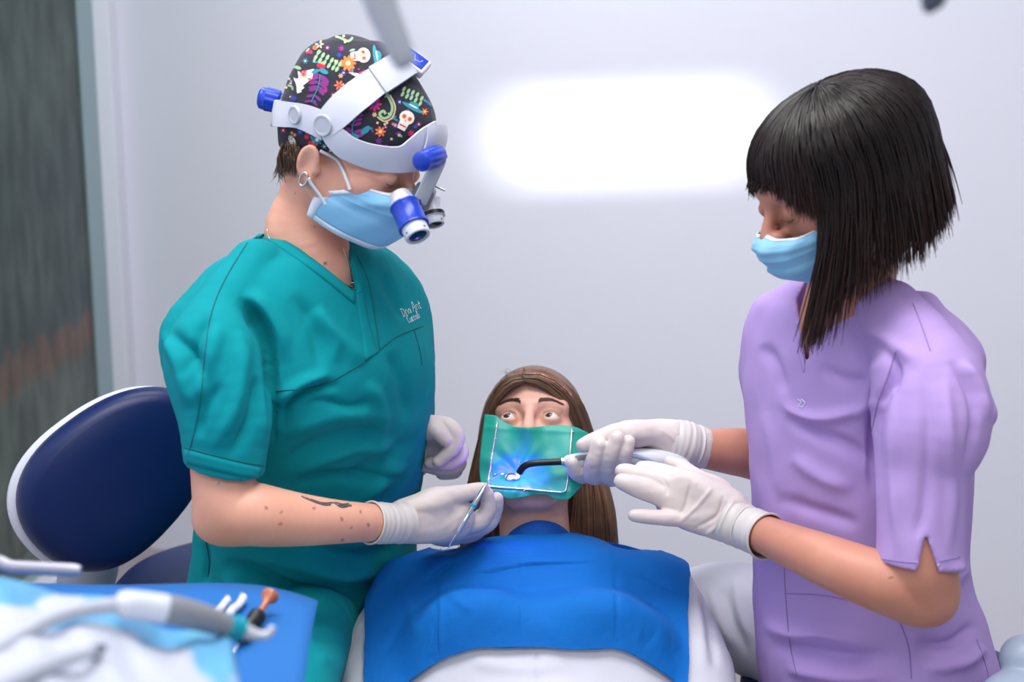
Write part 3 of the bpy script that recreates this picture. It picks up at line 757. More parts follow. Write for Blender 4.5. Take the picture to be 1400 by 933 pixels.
snapstrip(b, DT, [(349, 311), (374, 321), (410, 343), (450, 372), (486, 402)], [(344, 319), (370, 331), (405, 354), (444, 383), (484, 416)], .0012, .0026, 6, 3)
snapstrip(b, DT, [(472, 338), (477, 360), (482, 380), (487, 402)], [(483, 337), (488, 356), (495, 376), (497, 400)], .0012, .0026, 6, 3)
snapstrip(b, DT, [(486, 400), (490, 430), (496, 470), (499, 493)], [(497, 398), (502, 430), (510, 462), (517, 482)], .0012, .0022, 6, 3)
b.build('neckband', M['teal'], top, smooth=True)
b = MB(); snapstrip(b, DT, [(251, 614), (290, 624), (330, 634), (358, 640)], [(252, 634), (290, 643), (325, 651), (354, 655)], .0010, .0022, 6, 3); b.build('sleeve_hem', M['teal'], top, smooth=True)
# embroidery on the chest: script lettering
b = MB()
def stroke(pts, r=.00045):
    l = snapline(DT, pts, .0006, 5)
    if len(l) > 2: b.tube(l, r, 5)
def script(txt, o, dx, dy, h):
    G = {'n': [[(0, 0), (.05, 1), (.4, 1.05), (.5, 0)]], 'u': [[(0, 1), (.05, .1), (.4, 0), (.5, 1), (.55, 0)]], 'o': [[(.25, 1), (0, .5), (.25, 0), (.5, .5), (.25, 1)]], 'a': [[(.45, 1), (.1, .9), (.05, .2), (.4, .1), (.45, 1), (.55, 0)]], 'c': [[(.45, .9), (.15, 1), (0, .5), (.15, 0), (.45, .1)]],
         'A': [[(-.1, 0), (.3, 1.9), (.45, 1.9), (.6, 0)], [(.05, .8), (.6, .8)]], 'D': [[(.1, 0), (.15, 1.9)], [(-.1, 1.8), (.5, 1.7), (.7, .9), (.4, .05), (0, 0)]], 'r': [[(0, 0), (.05, 1), (.1, .7), (.4, 1)]], 't': [[(.2, 1.7), (.15, .1), (.4, 0)], [(-.05, 1.1), (.45, 1.15)]], 'C': [[(.65, 1.6), (.3, 1.9), (0, 1), (.2, 0), (.65, .2)]], 'l': [[(0, 0), (.3, 1.7), (.15, 1.8), (.1, .1), (.35, 0)]], 'i': [[(.1, 1), (.12, 0)], [(.12, 1.5), (.13, 1.6)]], ' ': []}
    W = {'A': .85, 'D': .9, 'C': .85, ' ': .5, 'i': .35, 't': .55, 'l': .45}
    x = 0
    for ch in txt:
        for st in G[ch]:
            stroke([(o[0] + (x + sx) * h * dx[0] + sy * h * dy[0], o[1] + (x + sx) * h * dx[1] + sy * h * dy[1]) for sx, sy in st])
        x += W.get(ch, .68)
dx = nrm([1, -.50]); dy = nrm([-.42, -1])
script('Dna Ant', (551, 433.5), dx * .95, dy, 6.2); script('Cuccoli', (558.5, 442), dx * .72, dy, 5.6)
M['thread'] = mat('white embroidery', (232, 240, 244), .7)
b.build('chest_embroidery', M['thread'], top, smooth=True)
# ------------------------------------------------------------------ trousers
M['tealdark'] = M['teal']
tl, tr = CH((410, 850, 1.74, 88), (406, 888, 1.58, 70), (390, 960, 1.38, 64), (384, 1060, 1.22, 62))
sh_, shr = [tl[-1], tl[-1] + [0.0, .06, -.22], (tl[-1][0], 1.27, .10)], [.062, .056, .048]
t2, tr2 = CH((430, 850, 1.82, 76), (416, 900, 1.72, 62), (396, 970, 1.52, 58), (385, 1060, 1.38, 58))
s2, s2r = [t2[-1], t2[-1] + [0, .03, -.2], (t2[-1][0], 1.56, .10)], [.06, .055, .046]
hip = pxloft([(815, 410, 1.81, .150, .112), (850, 408, 1.82, .150, .115), (880, 408, 1.83, .13, .11)], -40)
allp = np.array(list(tl) + sh_ + list(t2) + s2 + [hip[1], hip[2]])
fd = Field(allp.min(0) - .1, allp.max(0) + .1, .0055)
fd.add(hip); fd.add(chain(tl, tr), .03); fd.add(chain(sh_, shr), .02); fd.add(chain(t2, tr2), .03); fd.add(chain(s2, s2r), .02)
v, q = fd.mesh(1)
v = folds(v, q, [([(425, 870), (450, 874), (480, 890)], 7, -.006), ([(430, 900), (455, 905), (478, 925)], 8, .005)])
mk('scrub_trousers', v, q, M['teal'], D)
for px, Yy in ((0, 0), (1, 0)):
    a0 = np.array(sh_[-1] if px == 0 else s2[-1]); b = MB()
    G = []
    for t, w_, h_ in ((-.09, .030, .045), (-.05, .042, .07), (0, .045, .075), (.06, .046, .06), (.12, .042, .042), (.16, .025, .03)):
        G.append([(a0[0] + w_ * math.cos(g), a0[1] - t * 1.0, max(.002, .002 + h_ * .5 * (1 + math.sin(g)))) for g in np.linspace(0, 2 * math.pi, 20)[:-1]])
    b.grid(np.array(G), 0, 0, True); b.raw(G[0], [list(range(19))]); b.raw(G[-1], [list(range(19))[::-1]])
    b.build('shoe', M['white'], D, smooth=True)
# ------------------------------------------------------------------ gloves
sqv = (ray(590, 710), .62)
palm = [chain(*CH((520, 716, 1.583, 26), (545, 716, 1.598, 27), (572, 713, 1.613, 31), (598, 708, 1.633, 35.5), (616, 708, 1.648, 33)), sq=(ray(590, 710), .68)),
        chain(*CH((556, 700, 1.603, 17), (584, 690, 1.613, 18), (604, 684, 1.623, 16)))]
fin = [CH((590, 688, 1.620, 16), (610, 680, 1.630, 14.5), (634, 675, 1.646, 12), (650, 671, 1.655, 11), (661, 668.5, 1.661, 9)),
       CH((612, 712, 1.648, 16), (638, 716, 1.658, 14.5), (658, 711, 1.664, 13), (667, 695, 1.666, 11), (666, 676, 1.663, 9.3)),
       CH((612, 722, 1.658, 15), (642, 724, 1.683, 13.5), (666, 716, 1.693, 12.5), (676, 699, 1.693, 10.8), (679, 682, 1.688, 9.3)),
       CH((606, 728, 1.668, 14), (634, 732, 1.698, 12.5), (654, 724, 1.718, 11.5), (657, 706, 1.723, 10)),
       CH((598, 730, 1.673, 12.5), (622, 735, 1.703, 11), (640, 728, 1.723, 10), (644, 714, 1.728, 9))]
def add_glove(palm, fin, parent, cuffpts, wr=None, k=.0035, h=.0013):
    v, q = glove('glove', parent, palm, fin, h=h, wr=wr, kf=k)
    o = mk('glove', v, q, M['glove'], parent)
    p, r = CH(*cuffpts)
    b = MB(); pp = catmull(p, 8); rr = catmull(r, 8)[:, 0]; ph = np.linspace(0, 1, len(pp))
    rr = rr * (1 + .018 * np.sin(ph * 40) + .012 * np.sin(ph * 23 + 1)); b.tube(pp, rr, 40, caps=False)
    b.build('glove_cuff', M['glovecuff'], o, smooth=True)
    t = nrm(pp[1] - pp[0]); u = nrm(np.cross(t, [0, 0, 1])); w_ = np.cross(t, u)
    ring = [pp[0] + (rr[0] + .0004) * (math.cos(a) * u + math.sin(a) * w_) for a in np.linspace(0, 2 * math.pi, 41)]
    b = MB(); b.tube(ring, .0016, 8, caps=False); b.build('rolled_edge', M['glovecuff'], o, smooth=True)
    return o, v, q
g1, gv, gq = add_glove(palm, fin, D, [(507, 715, 1.549, 28), (520, 715.5, 1.560, 28.3), (535, 716, 1.573, 27.5), (552, 715, 1.590, 28.5)],
   wr=[([(548, 690), (556, 705), (548, 742)], 3, .0015), ([(560, 700), (590, 702), (620, 690)], 5, -.0012)])
palm = [chain(*CH((574, 604, 1.79, 25), (590, 606, 1.785, 27), (606, 612, 1.78, 27)), sq=(ray(600, 610), .7)), chain(*CH((576, 588, 1.77, 17), (590, 586, 1.755, 15)))]
fin = [CH((578, 584, 1.755, 15), (590, 586, 1.742, 12.5), (600, 593, 1.735, 11), (609, 602, 1.733, 9)),
       CH((592, 586, 1.765, 14), (612, 584, 1.75, 12.5), (625, 598, 1.742, 11.3), (617, 615, 1.737, 10.3), (599, 631, 1.735, 8.3)),
       CH((604, 602, 1.78, 13), (625, 610, 1.765, 12), (629, 623, 1.757, 11), (612, 634, 1.752, 9.8), (588, 633, 1.752, 8.6)),
       CH((602, 614, 1.785, 12), (624, 626, 1.778, 11), (626, 637, 1.772, 10.3), (606, 642, 1.768, 9.4), (582, 638, 1.768, 8.6)),
       CH((600, 626, 1.79, 11), (620, 638, 1.788, 10), (622, 646, 1.783, 9.3), (604, 648, 1.78, 8.6))]
add_glove(palm, fin, D, [(560, 616, 1.775, 28), (568, 613, 1.785, 27.5), (576, 610, 1.79, 27)])
# ------------------------------------------------------------------ surgical cap with a printed pattern
M['capcloth'] = mat('cap cloth', (27, 29, 44), .85, bump=('noise', 800, .1), sheen=.1)
fd = Field(HD.o - .15, HD.o + .2, .0022)
fd.add(HD.ell((0, -.006, .052), (.0835, .1075, .0915)))
fd.add(HD.ell((0, -.036, .090), (.062, .068, .065)), .035)
fd.add(HD.ell((0, -.075, .010), (.055, .032, .05)), .03)
vb, qb = fd.mesh(1); DCU = bvh_of(vb, qb)
pz = HD.p(0, -.10, -.036); pn = -HD.d(0, -.47, 1)      # lower edge: from the nape up over the ear to the brow
pn = HD.d(0, .40, -1)
big = (lambda X, Y, Z: -plane(pz, pn)(X, Y, Z), HD.o - .3, HD.o + .3)
fd.sub(big, .004)
v, q = fd.mesh(1)
v = v + vnormals(v, q) * (noise3(v * 9, 8, 3) * .0016)[:, None]
DCB = bvh_of(v, q)
b = MB(); b.v.append(v); b.f = [list(map(int, f)) for f in q]; b.m = [0] * len(q); b.n = len(v)
PAL = [(232, 226, 214), (236, 122, 62), (196, 40, 108), (40, 138, 158), (128, 46, 128), (150, 186, 140), (60, 70, 170), (232, 200, 150), (206, 30, 70)]
capm = [M['capcloth']] + [mat('print %d' % i, c, .85) for i, c in enumerate(PAL)]
LAY = [0]
def blob(pts, m, lay=1):
    """a filled printed shape (px outline) lying on the cap"""
    pts = np.asarray(pts, float); c = pts.mean(0); off = .0005 + .00022 * lay
    V = []; n = len(pts)
    for f in (.5, 1.0):
        for p in pts:
            w = c + (p - c) * f; h = snap(DCB, w[0], w[1], off)[0]
            if h is None: return
            V.append(h)
    h = snap(DCB, c[0], c[1], off)[0]
    if h is None: return
    V.append(h); V = np.array(V)
    if np.linalg.norm(V - V[-1], axis=1).max() > .05: return
    b.raw(V, [[2 * n, i, (i + 1) % n] for i in range(n)] + [[i, n + i, n + (i + 1) % n, (i + 1) % n] for i in range(n)], m)
def ov(cx, cy, rx, ry, a=0, n=14):
    a = math.radians(a); return [(cx + rx * math.cos(t) * math.cos(a) - ry * math.sin(t) * math.sin(a), cy + rx * math.cos(t) * math.sin(a) + ry * math.sin(t) * math.cos(a)) for t in np.linspace(0, 2 * math.pi, n + 1)[:-1]]
def at(cx, cy, a, pts): a = math.radians(a); return [(cx + x * math.cos(a) - y * math.sin(a), cy + x * math.sin(a) + y * math.cos(a)) for x, y in pts]
def flower(cx, cy, r, m, mc, n=8):
    for k in range(n):
        a = 2 * math.pi * k / n; blob(ov(cx + r * .6 * math.cos(a), cy + r * .6 * math.sin(a), r * .42, r * .2, math.degrees(a), 8), m, 1)
    blob(ov(cx, cy, r * .32, r * .32, 0, 8), mc, 2)
def skull(cx, cy, a, s):
    blob(at(cx, cy, a, ov(0, 0, 11 * s, 10 * s)), 1, 1)
    blob(at(cx, cy, a, [(-7 * s, 8 * s), (7 * s, 8 * s), (6 * s, 19 * s), (-6 * s, 19 * s)]), 1, 1)
    blob(at(cx, cy, a, [(-5.2 * s, 12 * s), (5.2 * s, 12 * s), (4.6 * s, 14 * s), (-4.6 * s, 14 * s)]), 9, 2)
    for x in (-4.5, 4.5):
        blob(at(cx, cy, a, ov(x * s, 0, 3.2 * s, 3.4 * s, 0, 10)), 2, 2); blob(at(cx, cy, a, ov(x * s, 0, 1.4 * s, 1.4 * s, 0, 7)), 9, 3)
    blob(at(cx, cy, a, ov(0, 5 * s, 1.2 * s, 1.6 * s, 0, 6)), 2, 2)
def hat(cx, cy, a, s):
    blob(at(cx, cy, a, ov(0, -10 * s, 19 * s, 3.6 * s)), 4, 0); blob(at(cx, cy, a, ov(0, -14 * s, 8.5 * s, 6 * s)), 4, 0)
    blob(at(cx, cy, a, ov(0, -12.4 * s, 8.7 * s, 1.1 * s, 0, 8)), 1, 1)
def fern(pts, m, ms, L, n=7):
    c = catmull(pts, 6)
    for i in range(len(c) - 1):
        p0, p1 = c[i], c[i + 1]; d = (p1 - p0) / np.hypot(*(p1 - p0)); nn = np.array([-d[1], d[0]]) * .7
        blob([p0 - nn, p1 - nn, p1 + nn, p0 + nn], ms, 2)
    for i in range(n):
        p = c[int((i + .5) / n * (len(c) - 1))]; d = c[-1] - c[0]; a = math.degrees(math.atan2(d[1], d[0])); l = L * (1 - .45 * i / n)
        for s in (-1, 1):
            g = math.radians(a + s * 62); blob(ov(p[0] + l * .62 * math.cos(g), p[1] + l * .62 * math.sin(g), l * .55, l * .2, a + s * 62, 8), m, 1)
def curl(pts, m, w):
    c = catmull(pts, 6)
    for i in range(len(c) - 1):
        p0, p1 = c[i], c[i + 1]; d = (p1 - p0) / max(np.hypot(*(p1 - p0)), 1e-6); nn = np.array([-d[1], d[0]]) * w
        blob([p0 - nn - d * .3, p1 - nn + d * .3, p1 + nn + d * .3, p0 + nn - d * .3], m, 1)
skull(432, 62, 100, .95); flower(437, 61, 6, 8, 7, 6)
hat(505, 78, -78 + 160, .82); skull(497, 76, 82, .92)
hat(560, 155, 28, .85); skull(556, 161, 28, .95)
blob([(402, 92), (430, 95), (427, 108), (414, 118), (404, 112)], 1); blob([(402, 106), (409, 110), (413, 126), (407, 128)], 1); blob([(411, 114), (417, 120), (412, 124)], 1)
flower(416, 102, 5.2, 2, 3, 7); flower(424, 108, 3.4, 2, 3, 6); blob(ov(408, 93, 5, 2.6, 20, 8), 6, 2)
flower(476, 87, 11, 2, 8, 9); flower(464, 117, 7, 2, 3, 6); flower(520, 180, 7.5, 2, 8, 7); flower(580, 153, 5, 2, 8, 6); flower(512, 143, 10, 3, 7, 8); flower(409, 75, 5.5, 5, 3, 8); flower(467, 67, 4.5, 5, 3, 7); flower(464, 76, 4, 7, 7, 6); flower(434, 191, 8, 4, 1, 8); flower(402, 135, 5, 7, 7, 7); flower(411, 180, 5, 7, 4, 7); flower(562, 183, 5, 3, 3, 7); flower(518, 193, 5, 5, 7, 7)
flower(404, 200, 4, 2, 8, 6); flower(512, 157, 3.4, 8, 2, 6); flower(466, 104, 3.4, 8, 2, 6)
fern([(438, 102), (436, 118), (426, 140)], 5, 4, 15, 7); fern([(484, 190), (482, 172), (490, 156)], 5, 4, 14, 5)
blob(ov(443, 98, 7, 3.5, 25, 8), 4, 2); blob(ov(432, 98, 6, 3, -20, 8), 4, 2); blob(ov(500, 178, 8, 4, -40, 10), 4, 2); blob(ov(484, 186, 7, 3.5, 10, 10), 4, 2)
for i, (x, y) in enumerate([(434, 76), (440, 80), (446, 83), (452, 87), (458, 90), (463, 92)]):
    blob(ov(x + 2, y - 4, 2.2, 4.2, 30, 8), 6); blob(ov(x - 2, y + 3, 2.2, 4.2, 30, 8), 6)
for x, y in [(552, 125), (558, 128), (564, 130), (570, 133), (576, 138)]: blob(ov(x, y - 3, 2, 4, 30, 8), 6); blob(ov(x - 2, y + 4, 2, 4, 30, 8), 6)
curl([(529, 130), (536, 145), (533, 158), (524, 162), (519, 156), (524, 152), (527, 156)], 6, 1.8); curl([(450, 49), (464, 52), (476, 57), (482, 52)], 6, 1.5)
curl([(533, 130), (540, 146), (536, 161), (525, 166), (516, 160)], 8, .8)
for x, y in [(420, 187), (425, 196), (417, 203), (424, 206), (430, 199), (437, 90), (442, 91), (394, 80), (396, 88), (388, 84)]: blob(ov(x, y, 3.6, 3.6, 0, 9), 9)
for x, y in [(470, 50), (472, 58), (396, 108), (398, 114), (390, 112), (392, 120), (526, 170), (516, 168), (529, 168), (402, 62), (410, 58), (414, 64), (486, 112), (459, 84), (545, 185), (535, 190)]: blob(ov(x, y, 1.8, 1.8, 0, 7), 8)
blob([(476, 99), (490, 101), (500, 96), (500, 104), (488, 106)], 1); blob([(490, 100), (500, 96), (500, 103), (492, 106)], 3, 2)
for x, y, m_ in [(388, 98, 4), (386, 140, 7), (393, 160, 5), (470, 100, 7), (448, 66, 5), (418, 84, 4), (456, 130, 5), (500, 120, 3), (398, 188, 4), (388, 178, 3), (444, 200, 4), (452, 206, 5), (540, 172, 7), (572, 170, 5), (546, 140, 7)]: flower(x, y, 4.2, m_, 8, 6)
blob(ov(400, 192, 8, 4, 60, 10), 1); blob(ov(446, 188, 10, 4, 10, 10), 1); blob(ov(390, 132, 4, 9, -20, 10), 8)
r_ = np.random.RandomState(5)
for _ in range(95):
    x, y = r_.uniform(380, 590), r_.uniform(46, 210); k_ = r_.randint(4)
    if k_ == 0: flower(x, y, r_.uniform(2.2, 3.8), [2, 3, 5, 7][r_.randint(4)], 8, 6)
    elif k_ == 1: blob(ov(x, y, 1.3, 1.3, 0, 6), [8, 9, 6][r_.randint(3)], 0)
    elif k_ == 2: a_ = r_.uniform(0, 180); blob(ov(x, y, 4.2, 1.6, a_, 8), [6, 4, 5][r_.randint(3)], 0); blob(ov(x + 3, y + 3, 3.4, 1.4, a_ + 60, 8), [6, 4, 5][r_.randint(3)], 0)
    else: blob(ov(x, y, 2.6, 2.6, 0, 8), [5, 7, 3][r_.randint(3)], 0)
b.build('surgical_cap', capm, D, smooth=True)
# hair at the nape
b = MB()
for i in range(420):
    t = random.random(); s_ = random.choice((-1, 1)); x = s_ * random.uniform(.01, .072)
    y0 = -.062 - .03 * math.cos(x / .075 * 1.4) ; z0 = random.uniform(-.035, -.008)
    p0 = HD.p(x, y0 + .004, z0); p1 = HD.p(x * .95, y0 + .012 + random.uniform(-.008, .003), z0 - .022); p2 = HD.p(x * .9, y0 + .016 + random.uniform(-.016, .008), z0 - random.uniform(.03, .05))
    b.tube(catmull([p0, p1, p2], 3), np.linspace(.0007, .0001, 7), 4)
for i in range(120):
    x = .071 + random.uniform(-.002, .003); y0 = random.uniform(-.060, -.036); z0 = random.uniform(-.022, .004)
    b.tube(catmull([HD.p(x, y0, z0), HD.p(x - .003, y0 + .004, z0 - .016), HD.p(x - .008, y0 + .006, z0 - .032)], 3), np.linspace(.0007, .0001, 7), 4)
b.build('hair', M['hairbrown'], D, smooth=True)
# earring, necklace
b = MB(); e0 = HD.p(.0805, -.010, -.034)
ring = [e0 + HD.d(0, 1, 0) * .0052 * math.cos(t) + HD.d(0, 0, 1) * .0085 * math.sin(t) - HD.d(0, 0, 1) * .004 + HD.d(.0035, 0, 0) for t in np.linspace(0, 2 * math.pi, 24)]
b.tube(ring, .0017, 8, caps=False); b.build('earring', M['gold'], D, smooth=True)
b = MB(); ch = snapline(DBH, [(366, 312), (372, 330), (400, 352), (440, 374), (466, 386), (480, 394)], .0012, 8)
b.tube(ch, .0007, 6); ch = snapline(DBH, [(468, 340), (475, 362), (480, 388)], .0012, 8); b.tube(ch, .0009, 6)
c_ = snap(DBH, 481, 392, .002)[0]
b.tube([c_ + np.array([.0042 * math.cos(t), 0, .0050 * math.sin(t)]) for t in np.linspace(.9, 5.4, 16)], .0012, 6); b.build('necklace', M['gold'], D, smooth=True)
# ------------------------------------------------------------------ magnifying headset
M['satin'] = mat('satin aluminium', (222, 222, 226), .35, .6)
L = thing('loupe_headset', P(490, 190, 1.62), 'white and blue magnifying loupe headset worn over a floral cap', 'headset')
b = MB()
TOPE = [(381, 139), (398, 140), (414, 142), (430, 146), (443, 151)]; BOTE = [(379, 173), (396, 173), (410, 174), (427, 181), (443, 190)]
snapstrip(b, DCU, TOPE, BOTE, .0065, .003, 6, 5, Y=1.62); band = b.build('rear_band', M['white'], L)
b = MB()
for x, y, r in ((410, 157, .0105), (446, 171, .0125)):
    p, n = snap(DCU, x, y, .0062); b.lathe(p, n, [(0, r * 1.06), (.0022, r * 1.06), (.0036, r * .98), (.0036, r * .8), (.0031, r * .76), (.0031, 0.0005)], 36)
    b.build('pivot_disc', M['lightgrey'], L); b = MB()
b = MB()
snapstrip(b, DCU, [(437, 158), (455, 136), (470, 122), (486, 110), (503, 99), (520, 88), (536, 77)], [(458, 184), (476, 171), (492, 157), (508, 144), (524, 131), (545, 117), (563, 105)], .0078, .003, 7, 5, Y=1.6)
b.build('top_strap', M['white'], L)
b = MB(); snapstrip(b, DCU, [(503, 98), (510, 94), (526, 84), (537, 76)], [(526, 131), (534, 126), (550, 115), (564, 105)], .0110, .006, 6, 5, Y=1.6); b.build('strap_buckle', M['lightgrey'], L)
pA, nA = snap(DCU, 556, 92, .010, 1.6)
ax_ = nrm(P(578, 107, pA[1]) - P(541, 77, pA[1])); nA = nrm(nA * .55 - ray(556, 92) * .7 + np.array([0, 0, .35])); ax_ = nrm(ax_ - nA * (ax_ @ nA)); cm = frame(pA + nA * .001, ax_, np.cross(nA, ax_)); cm[:3, 2] = np.cross(cm[:3, 0], cm[:3, 1])
b = MB(); b.box(cm, (.040, .026, .013), .003); blk = b.build('strap_clip', M['white'], L)
c2 = cm.copy(); c2[:3, 3] = cm[:3, 3] + cm[:3, 2] * .0068; b = MB(); b.box(c2, (.031, .019, .0016), .0006); b.build('blue_pad', M['bluep'], blk)
b = MB(); b.tube([tp(c2, (-.008, .002, .0012)), tp(c2, (-.002, .004, .0012)), tp(c2, (.002, -.003, .0012)), tp(c2, (.008, -.002, .0012)), tp(c2, (.010, .003, .0012))], .0004, 5); b.build('pad_mark', M['white'], blk)
b = MB()
snapstrip(b, DCU, [(459, 164), (474, 178), (487, 188), (511, 196), (542, 199), (556, 190), (573, 176), (590, 166)], [(443, 183), (450, 195), (463, 209), (480, 218), (505, 227), (532, 231), (560, 230), (582, 224)], .0072, .0035, 7, 7, Y=1.58)
b.build('front_band', M['white'], L)
# front bracket beyond the brow: a curved shell from the band to the far side
fr = [P(580, 200, 1.553), P(594, 197, 1.565), P(605, 199, 1.60), P(604, 202, 1.65), P(590, 198, 1.70)]
c = catmull(fr, 6); G = []
for t in np.linspace(-1, 1, 9):
    w = .0255 * (1 - .1 * t * t); G.append([p + HD.d(0, .0, 1) * t * w + HD.d(0, -1, 0) * (.006 * t * t) for k_, p in enumerate(c)])
b = MB(); b.grid(np.array(G)[::-1], 0, .003); b.build('front_bracket', M['white'], L)
def knob(a, bb, r, name, parent=L, m=None):
    ax = nrm(bb - a); l = np.linalg.norm(bb - a); b = MB(); N = 40; V = []
    prof = [(0, r * .35), (.0008, r * .7), (.0035, r * .94), (l * .35, r), (l * .36, r * 1.02), (l * .92, r * .98), (l, r * .8), (l, .0004)]
    b.lathe(a, ax, prof, N); vv = b.v[0]
    for i in range(len(vv)):
        t = (vv[i] - a) @ ax; rad = vv[i] - a - t * ax
        if t > l * .355 and np.linalg.norm(rad) > r * .9: vv[i] = a + t * ax + rad * (1 + .04 * (1 if (i % N) % 4 < 2 else -1))
    return b.build(name, m or M['bluep'], parent)
knob(P(574, 222, 1.51), P(601, 212, 1.555), .0125, 'focus_knob')
rk = P(380, 148, 1.67); knob(P(353, 133, 1.66), P(384, 140, 1.66), .0145, 'size_knob')
b = MB(); cm = frame(P(380, 155, 1.655), nrm(P(384, 140, 1.66) - P(353, 133, 1.66)), [0, 1, 0]); b.box(cm, (.008, .05, .034), .003); b.build('rear_plate', M['lightgrey'], L)
# drop arm, hinge and rod
a0, a1 = P(599, 222, 1.548), P(576, 272, 1.552); ax = nrm(a1 - a0); cm = frame((a0 + a1) / 2, ax, nrm(np.cross([0, 1, 0], ax)))
b = MB(); b.box(cm, (np.linalg.norm(a1 - a0) + .012, .0175, .007), .0028); b.build('drop_arm', M['lightgrey'], L)
cm2 = cm.copy(); cm2[:3, 3] += np.array([.006, .012, .002]); b = MB(); b.box(cm2, (np.linalg.norm(a1 - a0) * .8, .008, .008), .002); b.build('inner_arm', M['grey'], L)
cm3 = cm.copy(); cm3[:3, 3] = P(578, 268, 1.585); b = MB(); b.box(cm3, (.026, .026, .03), .004); b.build('hinge_block', M['grey'], L)
b = MB(); b.lathe(P(588, 252, 1.575), np.array([0, -1, 0]), [(-.004, .004), (.004, .004), (.0045, .0025)], 16); b.build('hinge_screw', M['bluep'], L)
b = MB(); b.tube([P(590, 253, 1.58), P(609, 261, 1.575)], .0012, 8); b.build('sterile_lever', M['metal'], L)
b = MB(); b.lathe(P(599, 201, 1.562), nrm(CAM - P(599, 201, 1.56)), [(0, .0035), (.0016, .0035), (.002, .002)], 18); b.build('adjust_screw', M['grey'], L)
def scope(a, e, sc, body, parent=L):
    ax = nrm(e - a); l = np.linalg.norm(e - a); r = .0138 * sc; b = MB()
    b.lathe(a, ax, [(0, r * .55), (0, r * .80), (.001, r * .84), (l * .26, r * 1.08), (l * .27, r * .9)], 36); t = b.build('telescope', M['satin'], parent)
    b = MB(); b.lathe(a, ax, [(l * .25, r * .9), (l * .255, r * 1.2), (l * .29, r * 1.22), (l * .31, r * 1.16), (l * .72, r * 1.20), (l * .74, r * 1.26), (l * .78, r * 1.26), (l * .785, r * .9)], 36); b.build('barrel', body, t)
    b = MB(); b.lathe(a, ax, [(l * .76, r * .9), (l * .77, r * 1.04), (l * .97, r * 1.03), (l, r * .98), (l, r * .80), (l * .97, r * .78), (l * .97, .0004)], 36); b.build('objective_ring', M['white'], t)
    b = MB(); b.lathe(a, ax, [(l * .968, r * .8), (l * .972, r * .7), (l * .975, .0004)], 30); b.build('lens', M['pupil'], t)
    b = MB()
    for k in range(4):
        u = nrm(np.cross(ax, [0, 1, 0])); w_ = np.cross(ax, u); g = k * 1.57 + .6; o = a + ax * l * .93 + (u * math.cos(g) + w_ * math.sin(g)) * r * 1.02
        b.lathe(o, nrm(u * math.cos(g) + w_ * math.sin(g)), [(0, .0011), (.0007, .0011)], 8)
        b.build('set_screw', M['black'], t); b = MB()
    return t
t1 = scope(P(546, 266, 1.525), P(572, 324, 1.49), 1.08, M['bluep'])
t2 = scope(P(584, 263, 1.60), P(595, 308, 1.58), .86, M['white'])
b = MB(); ax = nrm(P(595, 308, 1.58) - P(584, 263, 1.60)); b.lathe(P(584, 263, 1.60), ax, [(.030, .0125), (.030, .0152), (.035, .0152), (.035, .0125)], 30); b.build('black_ring', M['black'], t2)
cm = frame((P(571, 278, 1.545) + P(587, 272, 1.59)) / 2, P(587, 272, 1.59) - P(571, 278, 1.545), UP); b = MB(); b.box(cm, (np.linalg.norm(P(587, 272, 1.59) - P(571, 278, 1.545)), .009, .006), .002); b.build('bridge_bar', M['bluep'], L)
# ================================================================== the assistant
A = thing('person', (.46, 1.55, 0), 'seated dark-haired person in a lilac tunic and face mask, aiming a curing light', 'person')
HA = Head(P(1137, 259, 1.50), 180 + 17, 25, 0, .91, .80)
acc = Acc()
fd = Field(np.minimum(HA.o - .16, P(1150, 480, 1.6) - .1), HA.o + .16, .0022)
head_sdf(fd, HA, 'down')
nk, nr = CH((1168, 285, 1.50, 52), (1172, 345, 1.515, 54), (1160, 400, 1.55, 56), (1132, 450, 1.565, 42), (1118, 500, 1.585, 36))
fd.add(chain(nk, nr), .02); v, q = fd.mesh(1); acc.add(v, q); ABH = bvh_of(v, q)
na, nar = CH((1268, 600, 1.42, 56), (1262, 700, 1.405, 54), (1258, 770, 1.395, 52), (1253, 805, 1.40, 48), (1200, 794, 1.40, 42), (1130, 767, 1.435, 36), (1080, 746, 1.495, 30), (1045, 731, 1.545, 26), (1020, 720, 1.575, 24))
fd = Field(np.min(na, 0) - .06, np.max(na, 0) + .06, .0028); fd.add(chain(na, nar, 6)); fd.add(ell(P(1270, 822, 1.395), (.026, .026, .024)), .025); v, q = fd.mesh(2)
s_ = proj(v); t_ = np.ones((len(v), 3)); m_ = np.hypot(s_[:, 0] - 1218, s_[:, 1] - 791) < 2.4; t_[m_] = (.5, .4, .36)
acc.add(v, q, 0, t_)
fa, far = CH((1080, 480, 1.72, 40), (1100, 570, 1.77, 38), (1090, 628, 1.785, 38), (1015, 619, 1.765, 33.5), (975, 615, 1.755, 28.5), (945, 611, 1.745, 25), (925, 608, 1.74, 23))
fd = Field(np.min(fa, 0) - .06, np.max(fa, 0) + .06, .0028); fd.add(chain(fa, far, 6)); v, q = fd.mesh(2); acc.add(v, q); AFB = bvh_of(v, q)
trunk = pxloft([(440, 1172, 1.61, .12, .08), (500, 1178, 1.61, .13, .10), (700, 1178, 1.61, .12, .095), (850, 1188, 1.61, .14, .105), (960, 1200, 1.61, .14, .11)], 180 + 35)
fd = Field(trunk[1] - .02, trunk[2] + .02, .008); fd.add(trunk); v, q = fd.mesh(1); acc.add(v, q)
b = MB()
